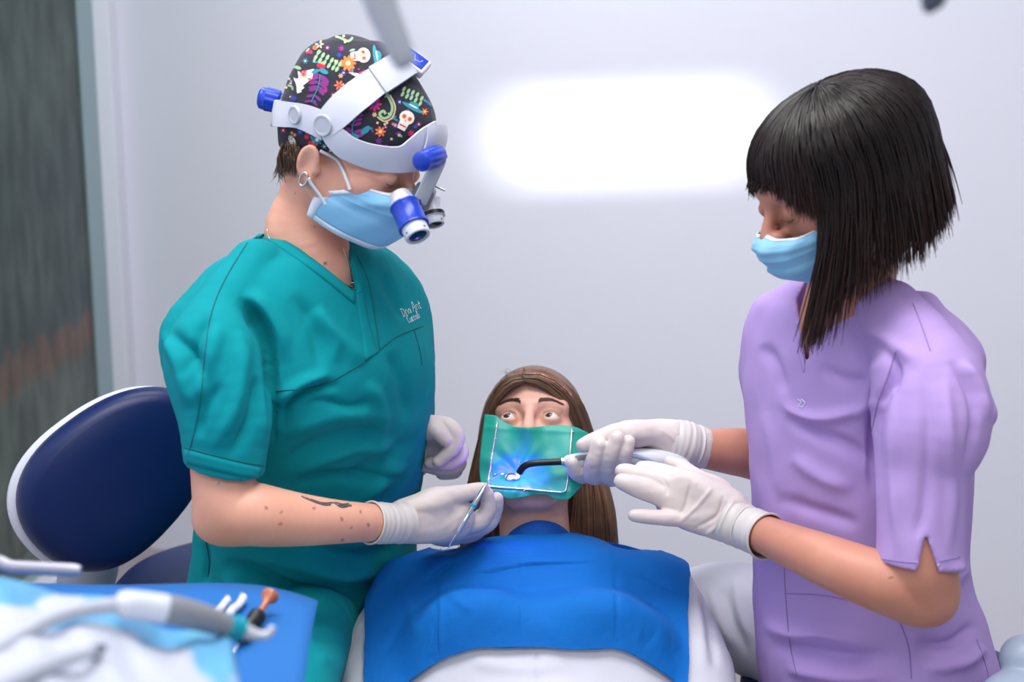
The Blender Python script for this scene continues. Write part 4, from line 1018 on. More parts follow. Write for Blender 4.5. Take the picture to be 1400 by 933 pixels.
for pts in ([(938, 590), (946, 592), (954, 596), (959, 603)], [(940, 594), (948, 598), (953, 606), (950, 613)], [(950, 601), (956, 601), (959, 607), (956, 613), (951, 612), (951, 606), (955, 606)], [(936, 597), (942, 602), (947, 608)], [(942, 590), (950, 590), (957, 597)], [(944, 598), (947, 603)], [(946, 610), (952, 614), (958, 612)]):
    l = snapline(AFB, pts, .0002, 6)
    if len(l) > 2: b.tube(l, .0010, 4, caps=False)
acc.addmb(b, 1)
acc.build('person_body', [M['skinB'], M['ink']], A)
mo, AG = build_mask(HA, A, prof=[(.109, -.010), (.1225, -.024), (.1245, -.042), (.118, -.066), (.106, -.096), (.070, -.124)], side=[(.060, .050, -.020), (.0635, .044, -.032), (.0655, .028, -.044), (.0655, .012, -.054), (.066, .002, -.072), (.060, -.002, -.100)])
b = MB(); lash_brow(b, HA, 'down', -1, brow=False, n=18, r=.0003); b.build('eyelashes', M['lash'], A)
# ------------------------------------------------------------------ lilac tunic
tor = pxloft([(392, 1160, 1.595, 0.0721, 0.0639), (408, 1164, 1.6, 0.1081, 0.0772), (425, 1168, 1.605, 0.1391, 0.0906), (462, 1176, 1.605, 0.1615, 0.1056), (500, 1177, 1.605, 0.1595, 0.1131), (560, 1173, 1.605, 0.1559, 0.116), (660, 1173, 1.605, 0.1485, 0.1119), (760, 1174, 1.605, 0.1469, 0.1099), (850, 1187, 1.605, 0.1632, 0.1226), (930, 1200, 1.605, 0.173, 0.1298), (962, 1212, 1.605, 0.1772, 0.1339)], 180 + 35)
sn, snr = CH((1218, 428, 1.49, 46), (1262, 500, 1.44, 66), (1274, 570, 1.42, 80), (1260, 640, 1.41, 62), (1257, 770, 1.395, 59), (1256, 840, 1.39, 57))
hemP = P(1256, 768, 1.395); hemN = nrm(P(1254, 800, 1.39) - P(1257, 740, 1.395))
slv = inter(chain(sn, snr, 6), plane(hemP, hemN)); slv = inter(slv, neg(inter(chain(sn, np.array(snr) - .012), plane(hemP - hemN * .055, -hemN))))
notch = polyprim([(1251, 792), (1265, 730), (1288, 792), (1270, 830)], 1.2, 1.385)
slv = inter(slv, neg(notch))
fs, fsr = CH((1098, 425, 1.65, 36), (1062, 478, 1.70, 46), (1066, 560, 1.75, 46))
bk = CH((1262, 425, 1.54, 26), (1316, 510, 1.48, 25), (1336, 566, 1.46, 25))
AV = [(1095, 440), (1099, 470), (1102, 500), (1106, 489), (1109, 470), (1116, 442), (1126, 418), (1146, 396), (1180, 380), (1205, 360), (1108, 372), (1090, 410)]
lo = np.minimum(tor[1], slv[1]) - .03; hi = np.maximum(tor[2], np.max(fs, 0) + .06) + .03
fd = Field(lo, hi, .003)
fd.add(tor); fd.add(chain(fs, fsr), .03); fd.add(chain(*bk), .02); fd.add(slv, .006); fd.sub(polyprim(AV, 1.2, 1.64), .002)
v, q = fd.mesh(1)
FA = [([(1232, 470), (1215, 520), (1196, 560), (1188, 620), (1192, 680)], 9, -.008, 1), ([(1215, 480), (1190, 530), (1176, 600)], 10, .006),
      ([(1060, 540), (1090, 566), (1130, 572), (1180, 560), (1210, 545)], 8, .007), ([(1075, 565), (1110, 590), (1160, 612), (1190, 640)], 10, -.007), ([(1080, 620), (1120, 650), (1170, 670)], 10, .005), ([(1060, 680), (1120, 700), (1180, 720)], 9, -.005),
      ([(1045, 560), (1060, 620), (1070, 690)], 10, .004), 
      ([(1292, 500), (1298, 590), (1301, 680), (1298, 762)], 7, .0045), ([(1262, 500), (1268, 600), (1262, 700), (1252, 740)], 9, -.0035), ([(1222, 530), (1220, 620), (1224, 700), (1230, 764)], 8, .0035), ([(1296, 490), (1326, 535), (1332, 585), (1316, 650)], 6, -.006), ([(1312, 490), (1340, 530), (1352, 580)], 6, .005),
      ([(1040, 850), (1080, 866), (1130, 868), (1200, 880)], 10, .008), ([(1050, 880), (1100, 892), (1160, 900), (1230, 896)], 10, -.009), ([(1070, 910), (1130, 922), (1220, 926)], 10, .008), ([(1330, 770), (1300, 800), (1280, 860)], 10, .006), ([(1335, 850), (1300, 880), (1250, 880)], 9, -.008), ([(1345, 880), (1320, 905), (1260, 915)], 9, .007),
      ([(1170, 440), (1220, 470), (1260, 500)], 10, .004), ([(1120, 500), (1160, 520), (1200, 520)], 9, -.004), ([(1040, 470), (1060, 500), (1070, 540)], 9, -.005), ([(1215, 480), (1225, 510), (1215, 540)], 5, -.004)]
v = folds(v, q, FA, 1.35); v = v + vnormals(v, q) * (noise3(v * 6, 13, 3) * .0022)[:, None]
AT = bvh_of(v, q); top = mk('scrub_tunic', v, q, M['lilac'], A)
for pts in ([(1248, 415), (1258, 440), (1272, 480)], [(1073, 812), (1130, 815), (1200, 830), (1245, 838)], [(1072, 760), (1074, 812), (1080, 880), (1090, 925)], [(1230, 850), (1242, 885), (1246, 928)], [(1335, 875), (1346, 905), (1352, 930)], [(1200, 764), (1230, 768), (1254, 770)], [(1284, 768), (1312, 762)], [(1100, 500), (1102, 480), (1105, 462)], [(1225, 480), (1212, 520), (1200, 552), (1192, 590)]):
    seam(pts, top, M['lilacseam'], bv=AT, r=.0007)
b = MB(); snapstrip(b, AT, [(1094, 440), (1097, 460), (1099, 480), (1101, 502)], [(1086, 440), (1089, 462), (1092, 484), (1099, 510)], .0012, .0024, 6, 3); b.build('neckband', M['lilac'], top, smooth=True)
def astroke(pts, r=.0005):
    l = snapline(AT, pts, .0006, 5); b.tube(l, r, 5)
b = MB(); astroke([(1091, 546), (1096, 550), (1092, 555), (1098, 557)]); astroke([(1096, 546), (1101, 551), (1097, 558)]); b.build('chest_emblem', M['thread'], top, smooth=True)
# ------------------------------------------------------------------ white trousers
tl, tr = CH((1190, 930, 1.63, 92), (1090, 872, 1.72, 84), (1010, 842, 1.80, 72), (975, 840, 1.84, 68), (955, 846, 1.86, 62))
kn = tl[-1]; sh_, shr = [kn, kn + np.array([0, .02, -.18]), np.array([kn[0] + .02, kn[1] + .0, .10])], [.06, .056, .046]
t2, tr2 = CH((1250, 1000, 1.56, 80), (1205, 1050, 1.44, 72), (1165, 1085, 1.39, 66))
s2, s2r = [t2[-1], t2[-1] + np.array([0, -.02, -.2]), np.array([t2[-1][0] + .03, t2[-1][1], .10])], [.06, .056, .046]
hip = pxloft([(905, 1200, 1.61, .15, .115), (960, 1212, 1.61, .16, .12), (1010, 1216, 1.61, .15, .115)], 180 + 35)
allp = np.array(list(tl) + sh_ + list(t2) + s2 + [hip[1], hip[2]]); fd = Field(allp.min(0) - .1, allp.max(0) + .1, .0055)
fd.add(hip); fd.add(chain(tl, tr), .03); fd.add(chain(sh_, shr), .02); fd.add(chain(t2, tr2), .03); fd.add(chain(s2, s2r), .02)
v, q = fd.mesh(1)
v = folds(v, q, [([(1005, 785), (1012, 830), (1030, 880)], 6, .006), ([(990, 800), (1000, 850), (1025, 900)], 6, -.006), ([(1020, 780), (1030, 820), (1036, 860)], 5, -.004), ([(970, 800), (985, 850), (1010, 890)], 6, .004)])
mk('white_trousers', v, q, M['whitecloth'], A)
for a0 in (np.array(sh_[-1]), np.array(s2[-1])):
    b = MB(); G = []
    for t, w_, h_ in ((-.09, .030, .045), (-.05, .042, .07), (0, .045, .075), (.06, .046, .06), (.12, .042, .042), (.16, .025, .03)):
        G.append([(a0[0] - t * .8, a0[1] + w_ * math.cos(g) - t * .3, max(.002, .002 + h_ * .5 * (1 + math.sin(g)))) for g in np.linspace(0, 2 * math.pi, 20)[:-1]])
    b.grid(np.array(G), 0, 0, True); b.raw(G[0], [list(range(19))]); b.raw(G[-1], [list(range(19))[::-1]]); b.build('shoe', M['white'], A, smooth=True)
# ------------------------------------------------------------------ gloves
# far hand wrapped round the curing light
palm = [chain(*CH((955, 612, 1.748, 26.5), (935, 608, 1.744, 26), (915, 605, 1.742, 24))), chain(*CH((948, 611, 1.745, 27), (925, 606, 1.74, 28), (895, 603, 1.745, 29), (865, 606, 1.75, 29), (848, 612, 1.755, 27)), sq=(ray(890, 610), .62)),
        chain(*CH((915, 596, 1.735, 19), (885, 592, 1.725, 17), (858, 592, 1.715, 15)))]
fin = [CH((872, 594, 1.722, 15), (845, 592, 1.712, 13.5), (824, 598, 1.705, 11.5), (808, 604, 1.702, 11), (797, 609.5, 1.700, 9.8)),
       CH((850, 625, 1.76, 13), (815, 640, 1.748, 12.5), (796, 650, 1.73, 12.5), (787, 644, 1.712, 11), (783, 634, 1.705, 9.5)),
       CH((858, 632, 1.76, 13), (826, 648, 1.735, 12.5), (809, 650, 1.71, 12.5), (812, 630, 1.690, 11.5), (820, 609, 1.688, 10.3)),
       CH((866, 636, 1.76, 13), (844, 652, 1.735, 12.5), (830, 650, 1.71, 12.5), (834, 625, 1.688, 11.8), (844, 600, 1.686, 10.6)),
       CH((876, 634, 1.76, 12), (864, 648, 1.735, 11.5), (852, 645, 1.71, 11.5), (853, 625, 1.690, 10.8), (859, 605, 1.688, 9.8))]
add_glove(palm, fin, A, [(950, 612, 1.748, 29.5), (938, 609, 1.745, 32.5), (924, 605, 1.743, 31.5), (912, 604, 1.742, 27)], wr=[([(900, 585), (920, 600), (935, 625)], 3, .0015), ([(806, 640), (815, 644)], 2, -.001), ([(827, 640), (838, 643)], 2, -.001)])
# near hand, open beside the light
palm = [chain(*CH((1050, 733, 1.56, 27), (1020, 721, 1.585, 29), (985, 705, 1.60, 34), (950, 690, 1.615, 37), (930, 682, 1.62, 35)), sq=(ray(960, 690), .66)),
        chain(*CH((1000, 690, 1.60, 20), (960, 668, 1.61, 18), (930, 655, 1.62, 15)))]
fin = [CH((945, 662, 1.625, 15), (915, 650, 1.635, 13), (893, 643, 1.645, 12), (878, 641, 1.652, 10.5)),
       CH((930, 668, 1.622, 15), (905, 659, 1.625, 13.5), (878, 651, 1.63, 12.5), (858, 646, 1.632, 11.5), (850, 645, 1.633, 10)),
       CH((930, 688, 1.618, 15.5), (900, 677, 1.615, 14.5), (875, 668, 1.612, 14), (858, 662, 1.610, 12.5), (850, 659, 1.610, 10.8)),
       CH((955, 708, 1.605, 14), (925, 709, 1.60, 11.5), (900, 708, 1.597, 10.5), (880, 706, 1.595, 10), (867, 705, 1.594, 8.6)),
       CH((985, 676, 1.62, 17), (950, 655, 1.65, 15), (930, 640, 1.675, 12.5), (917, 633, 1.69, 10))]
add_glove(palm, fin, A, [(1048, 734, 1.543, 31.5), (1035, 728, 1.56, 31), (1020, 722, 1.58, 30.5), (1000, 713, 1.592, 32), (990, 708, 1.597, 31)],
   wr=[([(945, 655), (938, 690), (928, 705)], 3, -.002), ([(975, 665), (955, 690), (925, 718)], 3, .0022), ([(990, 672), (980, 705), (945, 725)], 3, -.002), ([(1005, 680), (985, 715), (960, 735)], 3, .0022), ([(1022, 690), (1010, 720), (1000, 745)], 2.5, .002), ([(905, 652), (912, 666), (910, 680)], 2, -.0012)])
# ------------------------------------------------------------------ the assistant's bob with a fringe
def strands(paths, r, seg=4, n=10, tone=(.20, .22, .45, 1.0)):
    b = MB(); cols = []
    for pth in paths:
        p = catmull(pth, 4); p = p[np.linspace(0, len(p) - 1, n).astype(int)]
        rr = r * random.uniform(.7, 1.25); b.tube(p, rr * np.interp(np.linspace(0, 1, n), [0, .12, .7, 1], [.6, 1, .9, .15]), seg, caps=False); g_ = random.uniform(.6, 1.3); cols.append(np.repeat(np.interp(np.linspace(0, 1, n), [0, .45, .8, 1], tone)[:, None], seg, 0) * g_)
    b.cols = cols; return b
HC = np.array([0, -.033, .041]); HR = np.array([.092, .119, .084])
def scalp(th, ph, k=1.0):
    """th from the crown down, ph azimuth (0 = right, 90 = forward)"""
    return HC + k * HR * np.array([math.sin(th) * math.cos(ph), math.sin(th) * math.sin(ph), math.cos(th)])
paths = []
grav = HA.R.T @ np.array([0, 0, -1.])
def hang(p, d, length, n, wob, push=-.05):
    """continue a strand from p along local direction d, bending towards gravity"""
    out = []; p = p.copy(); st = length / n
    for i in range(n):
        d = nrm(d + grav * .35 + np.array([0, push, 0])); p = p + d * st; out.append(p + wob * (i / n))
    return out
for i in range(3600):
    ph = random.uniform(-math.pi, math.pi); fr_ = abs(((ph - math.pi / 2 + math.pi) % (2 * math.pi)) - math.pi)   # angle from straight ahead
    lay = random.uniform(.97, 1.07); t0 = random.uniform(.02, .55) if random.random() < .75 else random.uniform(.5, 1.1)
    bang = fr_ < .80
    thend = 1.38 if bang else 1.62
    pts = []
    for t in np.linspace(t0, thend, 7):
        k = lay * (1 + .03 * math.sin(math.pi * min(1, t / 1.5)))
        pts.append(scalp(t, ph + .025 * math.sin(3 * t + i), k))
    d = nrm(pts[-1] - pts[-2]); wob = np.array([random.gauss(0, .004), random.gauss(0, .004), random.gauss(0, .003)])
    if bang:
        L_ = random.uniform(.004, .020) + .088 * max(0, fr_ - .22) * (1 if ph > math.pi / 2 else .5); pts += hang(pts[-1], nrm(d + np.array([0, .05, -.1])), L_, 3, wob)
    else:
        L_ = .192 - .060 * max(0, fr_ - 1.0) / 2.1 + random.uniform(-.016, .008)
        if fr_ < 1.15: L_ += .034
        fw = max(0, 1 - abs(fr_ - 1.0) / .65) * (1 if ph > math.pi / 2 or ph < -math.pi / 2 else .2); L_ *= .55 if (abs(ph) < math.pi / 2 and fr_ < 1.7) else 1; pts += hang(pts[-1], nrm(d * .6 + np.array([0, .30 * fw, -.8])), L_ + .012 * fw, 6, wob * 2, -.05 + .12 * fw)
    paths.append([HA.p(*p) for p in pts])
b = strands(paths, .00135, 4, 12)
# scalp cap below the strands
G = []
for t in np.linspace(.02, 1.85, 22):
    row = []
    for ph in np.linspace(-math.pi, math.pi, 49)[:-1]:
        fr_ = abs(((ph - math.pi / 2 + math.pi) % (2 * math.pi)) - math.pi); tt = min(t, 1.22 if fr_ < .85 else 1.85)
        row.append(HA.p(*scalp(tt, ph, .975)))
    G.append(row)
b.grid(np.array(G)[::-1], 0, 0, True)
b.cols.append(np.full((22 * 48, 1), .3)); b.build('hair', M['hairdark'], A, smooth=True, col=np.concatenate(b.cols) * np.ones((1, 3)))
# ================================================================== the patient
EYE = P(721, 571, 1.80)
HP = Head(EYE + np.array([.010, .058, -.054]), -96, -37, -2.5, .965)
Q = thing('person', (.03, 1.45, .55), 'reclining person with long brown hair and white blouse, green dental dam over the mouth', 'person')
acc = Acc(); fd = Field(HP.o - [.15, .17, .27], HP.o + [.15, .16, .2], .002)
head_sdf(fd, HP, 'open', jaw=.010, ears=False)
S0 = P(733, 742, 1.725); AX = math.radians(25)
tax = np.array([0, math.cos(AX), math.sin(AX)]); nax = np.array([0, -math.sin(AX), math.cos(AX)])
TM = np.eye(4); TM[:3, 0] = (-1, 0, 0); TM[:3, 1] = nax; TM[:3, 2] = tax; TM[:3, 3] = S0
tl_ = lambda x, y, z: tp(TM, (x, y, z))
fd.add(chain([HP.p(0, -.02, -.04), HP.p(0, -.012, -.09), tl_(0, -.050, .03), tl_(0, -.075, -.03)], [.050, .050, .052, .052]), .025)
v, q = fd.mesh(1)
l = HP.loc(v); t_ = np.ones((len(v), 3))
ch = np.exp(-(((np.abs(l[:, 0]) - .045) / .022) ** 2 + ((l[:, 2] + .015) / .022) ** 2)) * (l[:, 1] > .02); t_ -= ch[:, None] * np.array([.02, .10, .10])
sc_ = (l[:, 2] > .094 - .55 * np.abs(l[:, 0])) | ((l[:, 1] + .55 * (np.abs(l[:, 0]) - .06) * -1 < .030) & (l[:, 2] > -.02)) | ((l[:, 2] > .085) & (l[:, 1] < .085)) | ((np.abs(l[:, 0]) > .056) & (l[:, 2] > .015) & (l[:, 1] < .05)); t_[sc_] = (.22, .16, .13)
acc.add(v, q, 0, t_); PHB = bvh_of(v, q)
eyeballs(acc, HP, (.24, .92, .24))
body_l = loft([(.02, 0, -.06, .07, .055), (-.03, 0, -.075, .15, .07), (-.08, 0, -.09, .185, .085), (-.2, 0, -.095, .175, .09), (-.35, 0, -.10, .15, .085), (-.52, 0, -.09, .165, .09)], TM)
f2 = Field(body_l[1] - .02, body_l[2] + .02, .008); f2.add(body_l); v, q = f2.mesh(1); acc.add(v, q)
leg0 = []
for s in (-1, 1):
    p = [tl_(s * .08, -.09, -.50), tl_(s * .09, -.05, -.72), tl_(s * .09, -.02, -.92) + [0, 0, -.02]]
    leg0.append(p); c_ = chain(p, [.075, .065, .05]); f2 = Field(c_[1] - .02, c_[2] + .02, .008); f2.add(c_); v, q = f2.mesh(1); acc.add(v, q)
acc.build('person_body', [M['skinC'], M['eyewhite'], M['iris'], M['pupil']], Q)
for s in (-1, 1): b = MB(); lash_brow(b, HP, 'open', s, brow=False, n=24, L=.0064, r=.0003); b.build('eyelashes', M['lash'], Q)
M['brow'] = mat('brow hair', (84, 60, 50), .6)
for s in (-1, 1):
    b = MB()
    for i in range(260):
        t = random.random() ** .9; w_ = random.uniform(-1, 1); x = .013 + .043 * t; zc = .0300 + .0085 * math.sin(t * 2.4) - .004 * t * t; th = .0042 * (1 - .66 * t) + .0008
        p0 = nearest(PHB, HP.p(s * x, .095, zc + w_ * th), .0004)[0]; p2 = nearest(PHB, HP.p(s * (x + .0065), .095 - .004 * t, zc + w_ * th * .5 + .0035 * (1 - t * 1.5)), .0008)[0]
        b.tube([p0, (p0 + p2) / 2 + nax * .0003, p2], [.00045, .0005, .0001], 3, caps=False)
    b.build('eyebrow', M['brow'], Q)
# ------------------------------------------------------------------ white blouse
tor = loft([(.022, 0, -.056, .080, .050), (.006, 0, -.062, .125, .062), (-.03, 0, -.072, .185, .084), (-.07, 0, -.080, .20, .092), (-.12, 0, -.088, .205, .098), (-.2, 0, -.088, .20, .108), (-.3, 0, -.094, .178, .104), (-.42, 0, -.094, .176, .10), (-.56, 0, -.09, .19, .102)], TM, 2.4)
arms = []
for s in (-1, 1):
    arms.append(chain([tl_(s * .165, -.080, -.035), tl_(s * .208, -.085, -.16), tl_(s * .190, -.065, -.31), tl_(s * .12, .02, -.45)], [.064, .058, .050, .044]))
lo = np.min([tor[1]] + [a[1] for a in arms], 0) - .03; hi = np.max([tor[2]] + [a[2] for a in arms], 0) + .03
fd = Field(lo, hi, .0045); fd.add(tor)
for s, a in zip((-1, 1), arms): fd.add(a, .03); fd.add(ell(tl_(s * .075, -.005, -.175), (.075, .07, .04), TM[:3, :3] @ rotx(0)), .05)
v, q = fd.mesh(1)
v = folds(v, q, [([(640, 905), (700, 915), (780, 912)], 9, .004), ([(733, 890), (736, 915), (738, 940)], 3, -.004), ([(945, 800), (955, 850), (965, 920)], 7, .005), ([(960, 810), (972, 860), (980, 920)], 6, -.005)])
v = v + vnormals(v, q) * (noise3(v * 7, 23, 3) * .0026)[:, None]
PB = bvh_of(v, q); mk('white_blouse', v, q, M['whitecloth'], Q)
for s, p in zip((-1, 1), leg0):
    pass
cs = [chain(p, [.086, .074, .058]) for p in leg0]; lo = np.min([c[1] for c in cs], 0) - .02; hi = np.max([c[2] for c in cs], 0) + .02
M['denim'] = mat('dark trousers', (40, 48, 70), .85, bump=('noise', 600, .1))
fd = Field(lo, hi, .007)
for c in cs: fd.add(c, .02)
fd.add(loft([(-.44, 0, -.09, .178, .10), (-.56, 0, -.088, .19, .102)], TM), .02)
v, q = fd.mesh(1); mk('trousers', v, q, M['denim'], Q)
# ------------------------------------------------------------------ hair
def side(outer, inner, n, depth):
    o, i = np.array(outer, float), np.array(inner, float); out = []
    for _ in range(n):
        t = random.random() ** .8; j = np.array([random.gauss(0, 1.2), random.gauss(0, 2.0)]); dz = random.uniform(0, 1); g = o * (1 - t) + i * t
        pth = []
        for k, (x, y, Y) in enumerate(g):
            w_ = k / (len(g) - 1); xx = x + j[0] * w_ * 2.2 + 2.2 * math.sin(k * 1.3 + t * 9) * w_ * .8
            pth.append(P(xx, y + j[1] * (1 if k else .4) * (2.5 if k == len(g) - 1 else 1), Y + depth * dz * (.25 + .75 * w_)))
        out.append(pth)
    return out
LO = [(712, 514, 1.835), (690, 523, 1.83), (671, 548, 1.835), (659, 595, 1.845), (646, 650, 1.84), (634, 705, 1.81), (628, 760, 1.80)]
LI = [(716, 522, 1.815), (697, 529, 1.812), (676, 556, 1.82), (667, 600, 1.83), (672, 650, 1.83), (682, 705, 1.82), (692, 755, 1.81)]
RO = [(714, 514, 1.835), (748, 521, 1.83), (784, 550, 1.835), (803, 595, 1.845), (820, 650, 1.84), (833, 700, 1.81), (839, 760, 1.80)]
RI = [(717, 521, 1.815), (741, 527, 1.812), (770, 552, 1.82), (784, 595, 1.83), (786, 650, 1.83), (782, 705, 1.82), (776, 755, 1.81)]
M['hairlong'] = mat('long brown hair', (150, 112, 84), .40, var=(30, (112, 82, 62), .6), spec=.4, tint=True)
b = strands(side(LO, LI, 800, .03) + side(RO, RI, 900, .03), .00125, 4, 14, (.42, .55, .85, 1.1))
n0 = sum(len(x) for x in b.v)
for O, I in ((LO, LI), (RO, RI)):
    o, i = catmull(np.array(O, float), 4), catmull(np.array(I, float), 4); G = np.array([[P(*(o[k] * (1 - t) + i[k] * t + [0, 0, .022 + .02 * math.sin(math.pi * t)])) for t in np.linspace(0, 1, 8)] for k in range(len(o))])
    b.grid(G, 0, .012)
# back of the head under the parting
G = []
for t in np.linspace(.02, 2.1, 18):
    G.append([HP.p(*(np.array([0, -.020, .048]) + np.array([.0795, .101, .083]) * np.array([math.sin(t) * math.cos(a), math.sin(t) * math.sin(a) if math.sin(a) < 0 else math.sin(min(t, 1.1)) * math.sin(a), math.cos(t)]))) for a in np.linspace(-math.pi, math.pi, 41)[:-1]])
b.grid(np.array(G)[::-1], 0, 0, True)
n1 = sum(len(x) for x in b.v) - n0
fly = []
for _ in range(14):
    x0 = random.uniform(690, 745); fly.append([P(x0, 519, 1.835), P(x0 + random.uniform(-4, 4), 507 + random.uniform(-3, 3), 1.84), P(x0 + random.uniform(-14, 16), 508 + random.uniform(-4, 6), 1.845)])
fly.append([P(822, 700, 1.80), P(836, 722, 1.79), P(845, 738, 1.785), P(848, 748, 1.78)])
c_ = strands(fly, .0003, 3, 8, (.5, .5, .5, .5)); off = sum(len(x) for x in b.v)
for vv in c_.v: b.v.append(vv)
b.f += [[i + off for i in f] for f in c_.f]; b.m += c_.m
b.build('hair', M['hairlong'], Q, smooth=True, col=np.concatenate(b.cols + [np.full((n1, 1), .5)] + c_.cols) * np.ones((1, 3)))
# ------------------------------------------------------------------ paper bib
B = thing('dental_bib', S0, 'blue paper bib spread over the chest of the reclining person', 'bib')
top_ = [(506, 806), (516, 788), (545, 772), (600, 754), (650, 748), (690, 741), (735, 738), (785, 738), (840, 743), (880, 754), (920, 768), (935, 776), (938, 792)]
bot_ = [(500, 950), (520, 952), (545, 950), (596, 910), (640, 889), (690, 887), (733, 888), (790, 889), (846, 889), (884, 910), (912, 930), (930, 948), (940, 956)]
t_, o_ = catmull(top_, 16), catmull(bot_, 16); nv = 130; G = np.zeros((nv, len(t_), 3))
for j in range(len(t_)):
    for i in range(nv):
        w_ = i / (nv - 1); e = o_[j] + (t_[j] - o_[j]) * w_
        p, n_ = snap(PB, e[0], e[1], .009)
        if p is None: p = P(e[0], e[1], 1.745)
        G[i, j] = p
for _ in range(24):
    H_ = G.copy(); H_[1:-1, 1:-1] = (G[:-2, 1:-1] + G[2:, 1:-1] + G[1:-1, :-2] + G[1:-1, 2:] + 2 * G[1:-1, 1:-1]) / 6
    H_[1:-1, 0] = (G[:-2, 0] + G[2:, 0] + 2 * G[1:-1, 0]) / 4; H_[1:-1, -1] = (G[:-2, -1] + G[2:, -1] + 2 * G[1:-1, -1]) / 4; G = H_
for i in range(nv):
    for j in range(len(t_)):
        h_ = PB.find_nearest(Vector(G[i, j])); hn = np.array(h_[1]); hp_ = np.array(h_[0])
        if (G[i, j] - hp_) @ hn < .0075: G[i, j] = hp_ + hn * .0075
extra = []
for k in (1, 2, 3):
    r_ = G[-1].copy(); r_[:, 1] += .010 * k; r_[:, 2] -= .003 * k * k; extra.append(r_)
G = np.concatenate([G, np.array(extra)])
b = MB(); b.grid(G, 0, .0014); v = b.v[0]; q = np.array([f for f in b.f])
if (vnormals(v, q)[:len(v) // 4].mean(0) @ (v.mean(0) - CAM)) > 0:
    b = MB(); b.grid(G[:, ::-1], 0, .0014); v = b.v[0]; q = np.array(b.f)
FB = [([(634, 788), (670, 784), (715, 776), (760, 774), (830, 769)], 3, -.0035), ([(634, 783), (670, 779), (715, 771), (830, 764)], 4, .0025), ([(598, 800), (596, 850), (595, 912)], 2.5, -.0045), ([(603, 786), (601, 850), (600, 905)], 4, .003), ([(715, 742), (716, 800), (713, 885)], 2, -.0018), ([(842, 772), (843, 830), (845, 888)], 2.2, -.003),
      ([(836, 767), (880, 790), (932, 814)], 2.5, -.003), ([(600, 792), (625, 820), (650, 840)], 6, .0025), ([(620, 768), (600, 780), (580, 800)], 5, -.003), ([(540, 790), (560, 830), (570, 880)], 8, .003), ([(880, 800), (890, 850), (885, 890)], 9, -.003), ([(560, 775), (590, 765), (625, 764)], 5, .003)]
for y_ in range(745, 782, 5): FB.append(([(640, y_ + 4), (720, y_), (826, y_ - 3)], 1.3, .0006))
v = folds(v, q, FB); v = v + vnormals(v, q) * (noise3(v * 14, 31, 3) * .0009)[:, None]
mk('bib_sheet', v, q, M['bib'], B)
G = []
arc = catmull([(684, 750), (690, 738), (700, 726), (717, 716), (737, 711.5), (758, 715), (772, 723), (783, 735), (789, 748)], 6)
for j, (x, y) in enumerate(arc):
    G.append([P(x, 757 + (y - 757) * w_, 1.790 - math.sqrt(.072 ** 2 - min(.066, abs(x - 736.5) * .00106) ** 2) + .018 * w_) for w_ in np.linspace(0, 1, 7)])
b = MB(); G = np.array(G).transpose(1, 0, 2); b.grid(G, 0, .002); b.build('bib_collar', M['collar'], B, smooth=True)
# ------------------------------------------------------------------ rubber dam on its frame
RD = thing('dental_dam', HP.p(0, .1, -.1), 'green rubber dam stretched on a metal frame over the mouth', 'dental dam')
n_f = HP.d(0, 1, 0)
def onface(px, py, y):
    d = ray(px, py); o = HP.p(0, y, 0); return CAM + d * (((o - CAM) @ n_f) / (d @ n_f))
TP = catmull([(662.5, 567), (677.5, 568.5), (685, 574), (700, 582), (714, 584.5), (732, 584), (752, 582), (772, 582), (786, 584), (804, 592)], 6)
BT = catmull([(657, 660), (670, 669), (683.5, 678), (696, 682.5), (709, 681.5), (730, 677), (748, 677), (757, 682), (768, 684), (779, 682), (796, 664)], 6)
LF = catmull([(662.5, 567), (658, 604), (655, 636), (657, 660)], 8); RT = catmull([(804, 592), (807, 625), (804, 645), (796, 664)], 8)
rs = lambda c, n: c[np.linspace(0, len(c) - 1, n).round().astype(int)]
def resamp(c, n):
    s_ = np.r_[0, np.cumsum(np.hypot(*np.diff(c, axis=0).T))]; u = np.linspace(0, s_[-1], n); return np.stack([np.interp(u, s_, c[:, 0]), np.interp(u, s_, c[:, 1])], 1)
nu, nv = 84, 66; TP, BT, LF, RT = resamp(TP, nu), resamp(BT, nu), resamp(LF, nv), resamp(RT, nv)
FR = catmull([(680, 577), (674, 615), (667.5, 658), (668, 663), (672, 665.5), (715, 669), (760, 673), (769, 673), (774, 668.5), (777, 645), (782, 585)], 8)
def damY(px, py):
    p = HP.loc(onface(px, py, .100)); x, z = p[0], p[2]
    y = .1015 + .0165 * math.exp(-((x / .017) ** 2 + ((z + .010) / .030) ** 2))
    mx, my = px - 708, py - 648; r = math.hypot(mx / 34, my / 17); a = math.atan2(my, mx)
    y -= .017 * math.exp(-r * r)
    y += .0014 * math.cos(a * 7 + .6) * math.exp(-((r - 1.2) / .8) ** 2) + .0008 * math.sin(a * 11) * math.exp(-((r - 1.9) / .8) ** 2)
    out = max(0, 677 - (py - 577) * .14 - px, px - 780); y -= .00065 * out + .00001 * out * out * (1 if px > 700 else .5)
    if py > 672: y -= .0006 * (py - 672)
    y += .0010 * math.sin(px * .16) * math.sin(py * .10) + .0012 * math.exp(-((py - 588 - .04 * (px - 730)) / 4) ** 2)
    return y
G = np.zeros((nv, nu, 3)); GP = np.zeros((nv, nu, 2))
for i in range(nv):
    for j in range(nu):
        u, w_ = j / (nu - 1), i / (nv - 1)
        e = TP[j] * (1 - w_) + BT[j] * w_ + LF[i] * (1 - u) + RT[i] * u - (TP[0] * (1 - u) * (1 - w_) + TP[-1] * u * (1 - w_) + BT[0] * (1 - u) * w_ + BT[-1] * u * w_)
        GP[i, j] = e; G[i, j] = onface(e[0], e[1], damY(*e))
b = MB(); b.grid(G[::-1], 0, .0007)
